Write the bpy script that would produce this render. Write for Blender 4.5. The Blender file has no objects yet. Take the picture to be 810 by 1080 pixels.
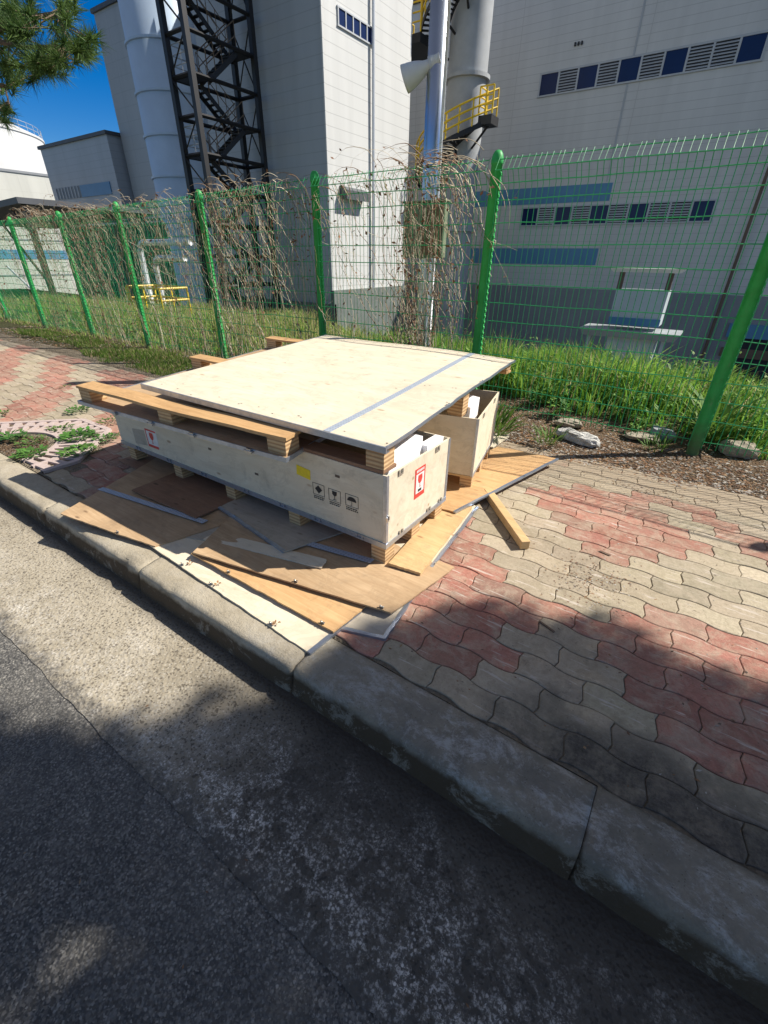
import bpy, math, random
import numpy as np
from mathutils import Vector, Matrix
random.seed(7); RNG = np.random.default_rng(11)
R_ = math.radians
SC = bpy.context.scene
COL = SC.collection

# ------------------------------------------------------------------ materials
class NT:
    def __init__(s, name):
        s.m = bpy.data.materials.new(name); s.m.use_nodes = True
        s.t = s.m.node_tree; s.b = s.t.nodes['Principled BSDF']; s.out = s.t.nodes['Material Output']
        s._pos = None
    def n(s, k): return s.t.nodes.new('ShaderNode' + k)
    def l(s, a, b): s.t.links.new(a, b)
    def setin(s, node, key, v):
        i = node.inputs[key]
        if hasattr(v, 'is_linked'): s.l(v, i)
        elif isinstance(v, (tuple, list)) and len(v) == 3 and i.type == 'RGBA': i.default_value = (*v, 1)
        else: i.default_value = v
    def coord(s, kind='Object', scale=(1,1,1), rot=(0,0,0), loc=(0,0,0)):
        if kind == 'World': src = s.n('NewGeometry').outputs['Position']
        else: src = s.n('TexCoord').outputs[kind]
        mp = s.n('Mapping'); s.l(src, mp.inputs[0])
        mp.inputs['Scale'].default_value = scale; mp.inputs['Rotation'].default_value = rot; mp.inputs['Location'].default_value = loc
        return mp.outputs[0]
    def sep(s, v):
        q = s.n('SeparateXYZ'); s.l(v, q.inputs[0]); return q.outputs
    def noise(s, v, scale=5, detail=4, rough=.55, dist=0):
        q = s.n('TexNoise'); s.l(v, q.inputs['Vector'])
        q.inputs['Scale'].default_value = scale; q.inputs['Detail'].default_value = detail
        q.inputs['Roughness'].default_value = rough; q.inputs['Distortion'].default_value = dist
        return q.outputs['Fac']
    def vor(s, v, scale=5, feat='F1', out='Distance', rnd=1):
        q = s.n('TexVoronoi'); q.feature = feat; s.l(v, q.inputs['Vector'])
        q.inputs['Scale'].default_value = scale; q.inputs['Randomness'].default_value = rnd
        return q.outputs[out]
    def stones(s, v, scale, r0, r1, thr):
        d = s.vor(v, scale); c = s.sep(s.vor(v, scale, out='Color'))[0]
        return s.math('MULTIPLY', s.ramp(d, (r0, 1), (r1, 0)), s.ramp(c, (thr, 0), (min(1, thr+.02), 1)))
    def wave(s, v, scale=5, dist=0, detail=2, axis='X', dscale=1):
        q = s.n('TexWave'); q.bands_direction = axis; s.l(v, q.inputs['Vector'])
        q.inputs['Scale'].default_value = scale; q.inputs['Distortion'].default_value = dist
        q.inputs['Detail'].default_value = detail; q.inputs['Detail Scale'].default_value = dscale
        return q.outputs['Fac']
    def ramp(s, f, *st):
        q = s.n('ValToRGB'); s.l(f, q.inputs[0]); e = q.color_ramp.elements
        while len(e) < len(st): e.new(.5)
        for i, (p, c) in enumerate(st):
            e[i].position = p
            e[i].color = (c, c, c, 1) if isinstance(c, (int, float)) else (*c, 1)
        return q.outputs[0]
    def math(s, op, a, b=0.5, c=None):
        q = s.n('Math'); q.operation = op; s.setin(q, 0, a); s.setin(q, 1, b)
        if c is not None: s.setin(q, 2, c)
        return q.outputs[0]
    def mix(s, f, a, b, mode='MIX'):
        q = s.n('Mix'); q.data_type = 'RGBA'; q.blend_type = mode
        s.setin(q, 0, f)
        for k, v in ((6, a), (7, b)):
            if hasattr(v, 'is_linked'): s.l(v, q.inputs[k])
            else: q.inputs[k].default_value = (*v, 1)
        return q.outputs[2]
    def attr(s, name='Col'):
        q = s.n('Attribute'); q.attribute_name = name; return q.outputs['Color']
    def bump(s, h, strength=.3, dist=.01):
        q = s.n('Bump'); q.inputs['Strength'].default_value = strength; q.inputs['Distance'].default_value = dist
        s.l(h, q.inputs['Height']); s.l(q.outputs[0], s.b.inputs['Normal'])
    def fin(s, col, rough=.7, metal=0, spec=None):
        s.setin(s.b, 'Base Color', col); s.setin(s.b, 'Roughness', rough); s.b.inputs['Metallic'].default_value = metal
        if spec is not None: s.b.inputs['Specular IOR Level'].default_value = spec
        return s.m

M = {}
def simple(name, c, rough=.6, metal=0, var=.18, scale=6, spec=None, bump=0):
    q = NT(name); v = q.coord('World'); f = q.noise(v, scale, 6, .65)
    lo = tuple(max(0, x*(1-var)) for x in c); hi = tuple(min(1, x*(1+var)) for x in c)
    if bump: q.bump(q.noise(v, scale*6, 4), bump, .01)
    M[name] = q.fin(q.ramp(f, (.25, lo), (.75, hi)), rough, metal, spec); return M[name]

def wood(name, c1, c2, knot, ang=0, tilt=None, streak=1.0, stain=.5, fine=90, across=26, dist=.9):
    q = NT(name); v = q.coord('Object', (1, 1, 1), (0, 0, ang))
    st = q.coord('Object', (2.2*streak, across, across), (0, 0, ang))
    g = q.noise(st, 1.6, 7, .62, dist)
    fi = q.noise(q.coord('Object', (9, fine*2, fine), (0, 0, ang)), 1.3, 3, .5)
    big = q.noise(v, 2.3, 5, .6, .4)
    c = q.ramp(g, (.28, c2), (.66, c1))
    c = q.mix(q.ramp(fi, (.35, .30), (.7, 0)), c, c2)
    c = q.mix(q.ramp(big, (.42, 0), (.72, stain)), c, tuple(.78*x for x in c2))
    kn = q.vor(q.coord('Object', (2.0, 5.0, 5.0), (0, 0, ang)), 1.7)
    c = q.mix(q.ramp(kn, (.05, .75), (.11, 0)), c, knot)
    dirt = q.noise(v, 9, 8, .75)
    c = q.mix(q.ramp(dirt, (.55, 0), (.76, .42)), c, (.17, .135, .10)); ws = q.noise(q.coord('Object', (1, 1.7, 1.7), (0, 0, ang)), 3.3, 8, .7, 1.2); c = q.mix(q.ramp(ws, (.52, 0), (.56, .22), (.62, .05), (.80, .3)), c, tuple(.55*x for x in c2))
    q.bump(g, .18, .004)
    M[name] = q.fin(c, .68, 0, .25); return M[name]

CREAM1, CREAM2 = (.78, .705, .55), (.69, .59, .425)
wood('cream_plywood', CREAM1, CREAM2, (.36, .22, .11), 0, streak=.5, stain=.28, across=6, dist=2.2)
wood('cream_plywood_turned', CREAM1, CREAM2, (.36, .22, .11), R_(90), streak=.5, stain=.28, across=6, dist=2.2)
wood('grey_plywood', (.56, .50, .40), (.44, .385, .30), (.25, .2, .14), R_(20), streak=.5, stain=.35)
wood('brown_plywood', (.60, .43, .26), (.44, .29, .16), (.12, .065, .035), 0, stain=.6)
wood('dark_plywood', (.36, .215, .13), (.25, .14, .085), (.09, .05, .03), 0, stain=.6)
wood('orange_plywood', (.70, .46, .23), (.53, .31, .14), (.22, .10, .04), R_(70), stain=.25)
wood('tan_plank', (.66, .42, .20), (.47, .275, .12), (.22, .11, .05), 0, stain=.3)
wood('tan_plank_turned', (.70, .49, .25), (.54, .345, .16), (.25, .13, .06), R_(85), stain=.25)
def lvl(name):
    q = NT(name); v = q.coord('Object')
    w = q.wave(q.coord('Object', (.15, .15, 1)), 14.5, 1.2, 3, 'Z', 1.5)
    c = q.ramp(w, (.15, (.42, .255, .13)), (.45, (.54, .35, .18)), (.8, (.64, .445, .24)))
    n = q.noise(v, 30, 4); c = q.mix(q.ramp(n, (.5, 0), (.8, .4)), c, (.28, .17, .09))
    q.bump(w, .4, .003); M[name] = q.fin(c, .75, 0, .2)
lvl('layered_block')
def steel(name, c, rough=.38, metal=.85):
    q = NT(name); v = q.coord('World'); f = q.noise(v, 22, 5, .7); sp = q.vor(v, 70, out='Color')
    col = q.ramp(f, (.3, tuple(.72*x for x in c)), (.7, c)); q.bump(q.noise(v, 40, 3), .03, .002)
    M[name] = q.fin(col, q.ramp(f, (.3, rough+.10), (.7, rough-.06)), metal)
steel('galvanised_strip', (.50, .56, .66)); steel('steel_clip', (.62, .62, .60), .3)
simple('steel_pole_metal', (.46, .50, .56), .30, 1.0, .08, 3); steel('pipe_metal', (.78, .79, .80), .4, .3)
def strap():
    q = NT('perforated_strap'); v = q.coord('World'); w1 = q.wave(q.coord('World', (1, 1, 1), (0, 0, .08)), 16, 0, 0, 'X'); w2 = q.wave(q.coord('World', (1, 1, 1), (0, 0, .08)), 16, 0, 0, 'Y')
    h = q.ramp(q.math('MULTIPLY', w1, w2), (.45, 0), (.60, .55)); c = q.mix(h, q.ramp(q.noise(v, 30, 5, .7), (.3, (.40, .45, .53)), (.7, (.50, .56, .64))), (.22, .25, .29)); M['perforated_strap'] = q.fin(c, .5, .25)
strap()
simple('foam_white', (.86, .86, .88), .8, 0, .05, 12, bump=.2)
simple('paper_white', (.74, .73, .70), .75, 0, .1, 30)
simple('label_red', (.62, .055, .04), .55, 0, .12, 30)
simple('label_yellow', (.80, .62, .02), .55, 0, .12, 40)
simple('ink_black', (.02, .02, .022), .6, 0, .3, 120)

# road, gutter, kerb
def asphalt():
    q = NT('asphalt'); v = q.coord('World')
    agg = q.vor(v, 190, out='Color'); a = q.sep(agg)[0]
    ag2 = q.math('MULTIPLY', q.stones(v, 75, .30, .42, .55), q.noise(v, 30, 3))
    f = q.noise(v, 3.2, 8, .7)
    c = q.ramp(a, (.05, (.036, .036, .036)), (.6, (.090, .086, .078)), (.86, (.16, .152, .135)), (.985, (.30, .285, .25)))
    c = q.mix(ag2, c, (.25, .235, .21)); c = q.mix(q.math('MULTIPLY', q.stones(v, 150, .28, .44, .70), .6), c, (.19, .185, .175)); c = q.mix(q.ramp(q.noise(v, 1.4, 7, .7, .4), (.42, 0), (.68, .5)), c, (.055, .053, .05)); c = q.mix(q.ramp(q.noise(v, .8, 6, .7), (.5, 0), (.7, .4)), c, (.15, .14, .122)); c = q.mix(q.math('MULTIPLY', q.stones(v, 42, .26, .36, .80), .55), c, (.16, .155, .145))
    c = q.mix(q.ramp(f, (.40, 0), (.72, .35)), c, (.12, .112, .098))
    p = q.sep(v)
    edge = q.math('MULTIPLY', q.math('MULTIPLY_ADD', q.stones(v, 100, .34, .5, .30), .85, .15), q.math('MULTIPLY', q.ramp(q.math('ADD', p[1], q.math('MULTIPLY', q.noise(v, 5, 7, .75), .35)), (.05, 0), (.40, 1)), q.math('MULTIPLY', q.ramp(q.noise(v, 17, 8, .8), (.43, 0), (.56, 1)), q.ramp(q.noise(v, 45, 6, .85), (.45, .1), (.53, 1)))))
    c = q.mix(edge, c, (.36, .335, .29))
    q.bump(q.math('ADD', q.vor(v, 95), q.math('MULTIPLY', q.noise(v, 25, 5, .7), .9)), .6, .007)
    M['asphalt'] = q.fin(c, q.ramp(f, (.3, .62), (.7, .85)), 0, .35)
asphalt()
def gutter():
    q = NT('gutter_concrete'); v = q.coord('World'); p = q.sep(v)
    a = q.sep(q.vor(v, 160, out='Color'))[0]; f = q.noise(v, 2.6, 8, .72, .3); g = q.noise(v, 14, 8, .75)
    c = q.ramp(f, (.25, (.25, .213, .153)), (.55, (.385, .335, .25)), (.8, (.47, .415, .32)))
    c = q.mix(q.ramp(a, (.10, .75), (.2, 0)), c, (.085, .07, .05))
    c = q.mix(q.math('MULTIPLY', q.stones(v, 46, .25, .38, .72), .8), c, (.12, .10, .075)); c = q.mix(q.math('MULTIPLY', q.stones(v, 70, .28, .40, .75), .7), c, (.50, .45, .36))
    c = q.mix(q.ramp(a, (.86, 0), (.96, .55)), c, (.40, .37, .31))
    # grime along x > -1 deepened to paint in the tree shade; darker towards the kerb foot; pale lime stains along the seam
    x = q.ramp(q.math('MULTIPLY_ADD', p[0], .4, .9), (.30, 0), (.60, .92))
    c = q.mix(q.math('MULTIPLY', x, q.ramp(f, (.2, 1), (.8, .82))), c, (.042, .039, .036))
    fl = q.math('MAXIMUM', q.ramp(q.noise(v, 70, 8, .85, .3), (.51, 0), (.56, 1)), q.stones(v, 85, .25, .42, .62)); st = q.math('MULTIPLY', q.math('MULTIPLY', q.ramp(g, (.44, 0), (.54, 1)), q.math('MULTIPLY_ADD', fl, .92, .08)), q.ramp(q.math('ADD', p[1], q.math('MULTIPLY', q.math('SUBTRACT', q.noise(v, 2.2, 6, .75), .5), 1.5)), (.24, 1), (.66, 0)))
    c = q.mix(st, c, (.68, .64, .57))
    sm_ = q.math('MULTIPLY', q.ramp(q.math('ADD', p[1], q.math('MULTIPLY', q.math('SUBTRACT', q.noise(v, 9, 8, .8), .5), .26)), (.285, .85), (.345, 0)), q.ramp(q.noise(v, 40, 6, .8), (.40, .35), (.56, 1)))
    c = q.mix(sm_, c, (.085, .08, .072))
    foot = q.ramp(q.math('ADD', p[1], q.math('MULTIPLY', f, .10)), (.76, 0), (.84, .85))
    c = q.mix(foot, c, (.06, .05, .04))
    q.bump(q.math('ADD', q.vor(v, 70), q.math('MULTIPLY', q.noise(v, 28, 6, .75), 1.0)), .55, .006)
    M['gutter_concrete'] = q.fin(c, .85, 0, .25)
gutter()
def kerbm():
    q = NT('kerb_concrete'); v = q.coord('World'); p = q.sep(v)
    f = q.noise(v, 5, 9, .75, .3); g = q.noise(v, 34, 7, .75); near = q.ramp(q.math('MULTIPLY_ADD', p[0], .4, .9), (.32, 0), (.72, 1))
    c = q.ramp(f, (.25, (.30, .255, .18)), (.5, (.42, .365, .27)), (.75, (.52, .465, .36)))
    c = q.mix(q.ramp(g, (.52, 0), (.74, .5)), c, (.18, .15, .11))
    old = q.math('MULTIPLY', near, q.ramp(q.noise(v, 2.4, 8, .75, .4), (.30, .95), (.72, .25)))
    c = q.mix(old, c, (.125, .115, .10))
    s1 = q.ramp(q.noise(q.coord('World', (1, 1.7, 1), (0, 0, .55)), 6, 10, .85, .3), (.50, 0), (.60, .85))
    s2 = q.ramp(q.noise(q.coord('World', (1.3, 1, 1), (0, 0, -.35)), 13, 10, .85, .2), (.55, 0), (.63, .7))
    c = q.mix(q.math('MULTIPLY', q.math('MAXIMUM', s1, s2), q.math('MULTIPLY_ADD', near, .75, .12)), c, (.47, .455, .42))
    pit = q.math('MULTIPLY', q.stones(v, 150, .2, .36, .90), .6); c = q.mix(pit, c, (.09, .075, .055))
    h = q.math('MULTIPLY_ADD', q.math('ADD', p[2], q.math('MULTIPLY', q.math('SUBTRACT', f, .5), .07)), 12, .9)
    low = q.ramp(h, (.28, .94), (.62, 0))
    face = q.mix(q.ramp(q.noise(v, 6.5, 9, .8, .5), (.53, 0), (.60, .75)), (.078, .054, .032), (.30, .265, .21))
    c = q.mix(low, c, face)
    c = q.mix(q.math('MULTIPLY', q.ramp(q.math('ADD', p[1], q.math('MULTIPLY', g, .05)), (.90, 0), (1.0, 0)), 1), c, (.1, .08, .06))
    bk = q.ramp(q.math('MULTIPLY_ADD', q.math('ADD', p[1], q.math('MULTIPLY', f, .09)), 6, -5.9), (.52, 0), (.80, .85)); c = q.mix(bk, c, (.085, .072, .055))
    q.bump(q.math('ADD', g, q.math('MULTIPLY', q.noise(v, 90, 4, .7), .8)), .7, .006)
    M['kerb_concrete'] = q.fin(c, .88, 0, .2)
kerbm()
def paver():
    q = NT('paver_concrete'); v = q.coord('World'); p = q.sep(v)
    c = q.attr('Col'); f = q.noise(v, 3.0, 8, .7, .2); g = q.noise(v, 45, 5, .7)
    c = q.mix(q.ramp(g, (.35, .35), (.65, 0)), c, (.25, .2, .15), 'MULTIPLY')
    c = q.mix(q.ramp(f, (.45, 0), (.75, .5)), c, (.30, .245, .175))
    sp = q.math('MULTIPLY', q.stones(v, 110, .2, .34, .90), .6); c = q.mix(sp, c, (.12, .10, .08))
    big = q.noise(v, .9, 5, .7, .5); c = q.mix(q.ramp(big, (.48, 0), (.7, .55)), c, (.27, .215, .15))
    c = q.mix(q.ramp(q.noise(v, 9, 9, .82, .5), (.46, 0), (.62, .62)), c, (.47, .39, .29)); c = q.mix(q.ramp(q.noise(v, 7, 9, .8, .3), (.56, 0), (.68, .55)), c, (.17, .125, .085))
    scr = q.ramp(q.noise(q.coord('World', (2, 16, 1), (0, 0, .95)), 2.1, 4, .6, .3), (.62, 0), (.67, .65))
    c = q.mix(scr, c, (.60, .53, .45)); scr2 = q.ramp(q.noise(q.coord('World', (1.5, 22, 1), (0, 0, -.7)), 2.4, 4, .6, .4), (.64, 0), (.68, .6)); c = q.mix(scr2, c, (.60, .53, .45))
    c = q.mix(q.ramp(q.noise(v, 26, 8, .85, .4), (.56, 0), (.66, .55)), c, (.20, .16, .115))
    soil = q.math('MULTIPLY', q.ramp(q.math('MULTIPLY_ADD', q.math('ADD', p[1], q.math('MULTIPLY', q.math('SUBTRACT', q.noise(v, 6, 6, .7), .5), .55)), 1, -.6), (.60, 1), (.76, 0)),
                  q.ramp(q.math('MULTIPLY_ADD', q.math('ADD', p[0], q.math('MULTIPLY', q.noise(v, 5, 4), .6)), .5, .5), (.47, 0), (.62, .95)))
    c = q.mix(q.math('MULTIPLY', soil, q.ramp(q.noise(v, 12, 9, .8), (.36, .55), (.56, 1))), c, q.ramp(q.noise(v, 60, 6, .8), (.35, (.045, .04, .034)), (.68, (.13, .115, .095))))
    sand = q.math('MULTIPLY', q.ramp(q.math('ADD', q.math('MULTIPLY', p[1], .25), q.math('MULTIPLY', f, .25)), (.98, 0), (1.0, 0)), 1)
    bk = q.ramp(q.math('MULTIPLY_ADD', q.math('ADD', p[1], q.math('MULTIPLY', f, .7)), 1, -3.0), (.62, 0), (.95, .85))
    c = q.mix(bk, c, (.36, .285, .20))
    q.bump(q.math('ADD', g, q.math('MULTIPLY', q.noise(v, 160, 3), .6)), .45, .006)
    M['paver_concrete'] = q.fin(c, .85, 0, .2)
paver()
def soilm(name, a, b, chip):
    q = NT(name); v = q.coord('World'); f = q.noise(v, 4, 9, .75); g = q.sep(q.vor(v, 60, out='Color'))[0]
    c = q.ramp(f, (.3, a), (.7, b)); c = q.mix(q.ramp(g, (.72, 0), (.9, .7)), c, chip)
    q.bump(q.math('ADD', q.noise(v, 18, 8, .8), q.vor(v, 55)), .9, .03); M[name] = q.fin(c, .95, 0, .1)
soilm('bare_soil', (.10, .062, .036), (.20, .135, .082), (.30, .26, .21))
soilm('joint_sand', (.15, .12, .085), (.34, .285, .205), (.3, .25, .18))
soilm('grassy_soil', (.05, .06, .025), (.11, .105, .05), (.2, .17, .1))
soilm('yard_ground', (.12, .12, .11), (.19, .18, .17), (.22, .2, .18))
def leafm(name, trans=.35, rough=.6):
    q = NT(name); c = q.attr('Col'); q.fin(c, rough, 0, .3)
    tr = q.n('BsdfTranslucent'); q.l(c, tr.inputs[0]); ms = q.n('MixShader'); ms.inputs[0].default_value = trans
    q.l(q.b.outputs[0], ms.inputs[1]); q.l(tr.outputs[0], ms.inputs[2]); q.l(ms.outputs[0], q.out.inputs[0]); M[name] = q.m
leafm('grass_blade', .5); leafm('pine_needle', .25); leafm('weed_leaf', .3); leafm('dry_vine', .08, .8); leafm('litter', 0, .9)
simple('pine_bark', (.14, .09, .06), .9, 0, .4, 12, bump=.6)
def postm():
    q = NT('fence_green'); v = q.coord('World'); p = q.sep(v); f = q.noise(v, 9, 8, .75); g = q.noise(q.coord('World', (1, 1, .3)), 26, 6, .75)
    c = q.ramp(f, (.3, (.022, .30, .06)), (.7, (.04, .43, .105)))
    c = q.mix(q.ramp(g, (.58, 0), (.72, .6)), c, (.16, .30, .15)); c = q.mix(q.ramp(q.noise(v, 40, 5, .8), (.64, 0), (.70, .8)), c, (.10, .06, .03))
    c = q.mix(q.ramp(q.math('ADD', p[2], q.math('MULTIPLY', f, .3)), (.18, .7), (.45, 0)), c, (.12, .10, .06)); M['fence_green'] = q.fin(c, q.ramp(f, (.3, .45), (.7, .65)), 0, .4)
postm()
simple('wire_green', (.03, .36, .12), .5, 0, .2, 20)
simple('concrete_pink', (.50, .40, .36), .85, 0, .16, 25, bump=.4)
simple('rock_pale', (.36, .31, .235), .9, 0, .45, 22, bump=.9)
simple('sack_white', (.60, .58, .53), .8, 0, .4, 20, bump=.9)
def panelwall(name, c, pz=.5, px=6.0, line=.55, axis=0, dirt=.12):
    q = NT(name); v = q.coord('World'); p = q.sep(v)
    def seam(k, per, w):
        fr = q.math('FRACT', q.math('DIVIDE', p[k], per)); d = q.math('ABSOLUTE', q.math('SUBTRACT', fr, .5))
        return q.ramp(d, (.5-w/per, 0), (.5-w/per*.4, 1))
    f = q.noise(q.coord('World', (.5, .5, .12)), 1.1, 6, .6)
    col = q.ramp(f, (.25, tuple(x*(1-dirt) for x in c)), (.75, c))
    stk = q.noise(q.coord('World', (.9, .9, .05)), 1.2, 3, .6); col = q.mix(q.ramp(stk, (.42, 0), (.75, .30)), col, tuple(x*.62 for x in c))
    hs = seam(2, pz, .022); vs = seam(axis, px, .03)
    col = q.mix(q.math('MULTIPLY', q.math('MAXIMUM', hs, vs), line), col, tuple(x*.45 for x in c))
    M[name] = q.fin(col, .5, 0, .4)
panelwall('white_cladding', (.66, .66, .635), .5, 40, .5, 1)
panelwall('shaded_cladding', (.45, .465, .48), .5, 6, .35, 0)  # cladding with the shade put into its colour; the annex wears it too
panelwall('grey_cladding', (.62, .62, .605), .45, 8.6, .45, 0)
panelwall('annex_cladding', (.43, .435, .435), .9, 4, .35, 0)
panelwall('beige_cladding', (.62, .62, .56), 1.6, 3, .25, 1)
simple('plinth_grey', (.25, .265, .28), .7, 0, .12, .8)
simple('plinth_green', (.15, .17, .155), .7, 0, .15, .9)  # darkened in the colour to stand in for shade on the plinth
simple('band_blue', (.085, .235, .40), .5, 0, .1, 1.2)
simple('window_glass', (.006, .020, .085), .3, 0, .12, .7, .3)
simple('window_frame', (.45, .47, .49), .5, 0, .08, 2)
simple('louvre_slat', (.40, .42, .44), .5, 0, .1, 2)
simple('recess_dark', (.02, .022, .028), .7, 0, .3, 1)
simple('door_brown', (.14, .10, .07), .7, 0, .2, 1)
simple('black_steel', (.010, .010, .012), .55, 0, .3, 3)
simple('silo_paint', (.46, .56, .68), .5, 0, .10, .5)
simple('stack_paint', (.36, .375, .385), .6, 0, .16, .9)
simple('safety_yellow', (.72, .48, .015), .5, 0, .12, 3)
simple('screen_green', (.035, .14, .085), .7, 0, .35, 1.6)
simple('roof_dark', (.075, .08, .09), .6, 0, .2, 1.2)
simple('tank_white', (.60, .60, .59), .5, 0, .05, .4)
simple('booth_white', (.80, .82, .82), .5, 0, .06, 2)
simple('booth_ledge', (.34, .37, .38), .5, 0, .12, 2)
simple('booth_panel', (.50, .56, .57), .45, 0, .1, 1.5)
simple('speaker_white', (.66, .67, .66), .4, 0, .08, 8)
simple('cabinet_green', (.18, .22, .13), .7, 0, .4, 9)
simple('cabinet_rust', (.21, .14, .075), .8, 0, .4, 9)
simple('soot_dirt', (.05, .045, .04), .9, 0, .4, 20, bump=.5)

# ------------------------------------------------------------------ mesh helpers
class MB:
    def __init__(s): s.v = []; s.f = []; s.mi = []; s.c = []
    def add(s, vs, fs, mi=0, col=None):
        o = len(s.v); s.v += [tuple(p) for p in vs]
        for f in fs: s.f.append(tuple(i+o for i in f)); s.mi.append(mi); s.c.append(col)
    def hexa(s, b, t, mi=0):      # bottom ring (ccw from above), top ring
        n = len(b)
        s.add(list(b)+list(t), [tuple(range(n-1, -1, -1)), tuple(range(n, 2*n))]+[(i, (i+1) % n, n+(i+1) % n, n+i) for i in range(n)], mi)
    def box(s, x0, x1, y0, y1, z0, z1, mi=0):
        s.hexa([(x0,y0,z0),(x1,y0,z0),(x1,y1,z0),(x0,y1,z0)], [(x0,y0,z1),(x1,y0,z1),(x1,y1,z1),(x0,y1,z1)], mi)
    def obox(s, o, u, v, w, mi=0):    # corner + three edge vectors
        o, u, v, w = map(Vector, (o, u, v, w)); b = [o, o+u, o+u+v, o+v]
        s.hexa(b, [p+w for p in b], mi)
    def prism(s, pts, z0, z1, mi=0): s.hexa([(x,y,z0) for x,y in pts], [(x,y,z1) for x,y in pts], mi)
    def tube(s, pts, r, n=8, mi=0, cap=True, col=None):
        pts = [Vector(p) for p in pts]; rs = r if isinstance(r, (list, tuple)) else [r]*len(pts)
        vs = []; fs = []
        for i, p in enumerate(pts):
            d = (pts[min(i+1, len(pts)-1)]-pts[max(i-1, 0)])
            if d.length < 1e-9: d = Vector((0,0,1))
            d.normalize(); a = d.cross(Vector((0,0,1)) if abs(d.z) < .9 else Vector((1,0,0))).normalized(); b = d.cross(a)
            for k in range(n):
                t = 2*math.pi*k/n; vs.append(p+(a*math.cos(t)+b*math.sin(t))*rs[i])
        for i in range(len(pts)-1):
            for k in range(n):
                k2 = (k+1) % n; fs.append((i*n+k, i*n+k2, (i+1)*n+k2, (i+1)*n+k))
        if cap: fs += [tuple(range(n)), tuple(range((len(pts)-1)*n+n-1, (len(pts)-1)*n-1, -1))]
        s.add(vs, fs, mi, col)
    def lathe(s, cx, cy, prof, n=32, mi=0):   # profile of (radius, z)
        vs = []; fs = []
        for r, z in prof:
            for k in range(n):
                t = 2*math.pi*k/n; vs.append((cx+r*math.cos(t), cy+r*math.sin(t), z))
        for i in range(len(prof)-1):
            for k in range(n):
                k2 = (k+1) % n; fs.append((i*n+k, i*n+k2, (i+1)*n+k2, (i+1)*n+k))
        s.add(vs, fs, mi)
    def grid(s, fn, nu, nv, mi=0):
        s.add([fn(i/nu, j/nv) for j in range(nv+1) for i in range(nu+1)],
              [(j*(nu+1)+i, j*(nu+1)+i+1, (j+1)*(nu+1)+i+1, (j+1)*(nu+1)+i) for j in range(nv) for i in range(nu)], mi)
    def sheet(s, fn, nu, nv, th, mi=0):       # a thick warped sheet: top at fn, bottom th below
        N = (nu+1)*(nv+1)
        top = [Vector(fn(i/nu, j/nv)) for j in range(nv+1) for i in range(nu+1)]
        bot = [p-Vector((0,0,th)) for p in top]; ix = lambda i, j: j*(nu+1)+i
        fs = []
        for j in range(nv):
            for i in range(nu):
                q = (ix(i,j), ix(i+1,j), ix(i+1,j+1), ix(i,j+1)); fs += [q, tuple(N+k for k in reversed(q))]
        for i in range(nu):
            fs += [(ix(i+1,0), ix(i,0), N+ix(i,0), N+ix(i+1,0)), (ix(i,nv), ix(i+1,nv), N+ix(i+1,nv), N+ix(i,nv))]
        for j in range(nv):
            fs += [(ix(0,j), ix(0,j+1), N+ix(0,j+1), N+ix(0,j)), (ix(nu,j+1), ix(nu,j), N+ix(nu,j), N+ix(nu,j+1))]
        s.add(top+bot, fs, mi)
    def build(s, name, mats, parent=None, bevel=0, smooth=False, origin=None):
        me = bpy.data.meshes.new(name)
        if origin is None: origin = parent.location if parent is not None else Vector((0,0,0))
        org = Vector(origin) if parent is None or parent.type == 'EMPTY' else Vector(ORG[parent.name])
        me.from_pydata([tuple(Vector(p)-org) for p in s.v], [], s.f)
        for m in (mats if isinstance(mats, (list, tuple)) else [mats]): me.materials.append(M[m])
        if any(s.mi): me.polygons.foreach_set('material_index', s.mi)
        if any(c is not None for c in s.c):
            at = me.color_attributes.new('Col', 'FLOAT_COLOR', 'CORNER'); arr = []
            for f, c in zip(s.f, s.c): arr += [*(c or (.5,.5,.5)), 1]*len(f)
            at.data.foreach_set('color', arr)
        if smooth: me.polygons.foreach_set('use_smooth', [True]*len(me.polygons))
        me.update()
        o = bpy.data.objects.new(name, me); COL.objects.link(o)
        if parent is None: o.location = org
        else: o.parent = parent
        ORG[o.name] = tuple(org)
        if bevel:
            b = o.modifiers.new('bevel', 'BEVEL'); b.width = bevel; b.segments = 2; b.limit_method = 'ANGLE'; b.harden_normals = False
        return o
ORG = {}
def npmesh(name, V, F, C, mat, parent=None, org=(0,0,0)):
    """V (n,3) verts, F (m,k) faces of one size, C (m,3) colours per face"""
    me = bpy.data.meshes.new(name); n = len(V); m, k = F.shape
    me.vertices.add(n); me.vertices.foreach_set('co', (V-np.array(org)).astype(np.float32).ravel())
    me.loops.add(m*k); me.loops.foreach_set('vertex_index', F.astype(np.int32).ravel())
    me.polygons.add(m); me.polygons.foreach_set('loop_start', np.arange(0, m*k, k, dtype=np.int32))
    me.polygons.foreach_set('loop_total', np.full(m, k, dtype=np.int32))
    me.update(calc_edges=True)
    at = me.color_attributes.new('Col', 'FLOAT_COLOR', 'CORNER')
    cc = np.ones((m, k, 4), np.float32); cc[:, :, :3] = C[:, None, :]; at.data.foreach_set('color', cc.ravel())
    me.materials.append(M[mat]); me.validate()
    o = bpy.data.objects.new(name, me); COL.objects.link(o)
    if parent is not None: o.parent = parent
    else: o.location = org
    ORG[o.name] = tuple(org)
    return o
def tag(o, label=None, cat=None, group=None, kind=None):
    if label: o['label'] = label
    if cat: o['category'] = cat
    if group: o['group'] = group
    if kind: o['kind'] = kind
    return o
def thing(name, loc, label, cat, group=None):
    o = bpy.data.objects.new(name, None); COL.objects.link(o); o.location = loc; o.empty_display_size = .2
    return tag(o, label, cat, group)
def lerp(a, b, t): return a+(b-a)*t
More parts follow.
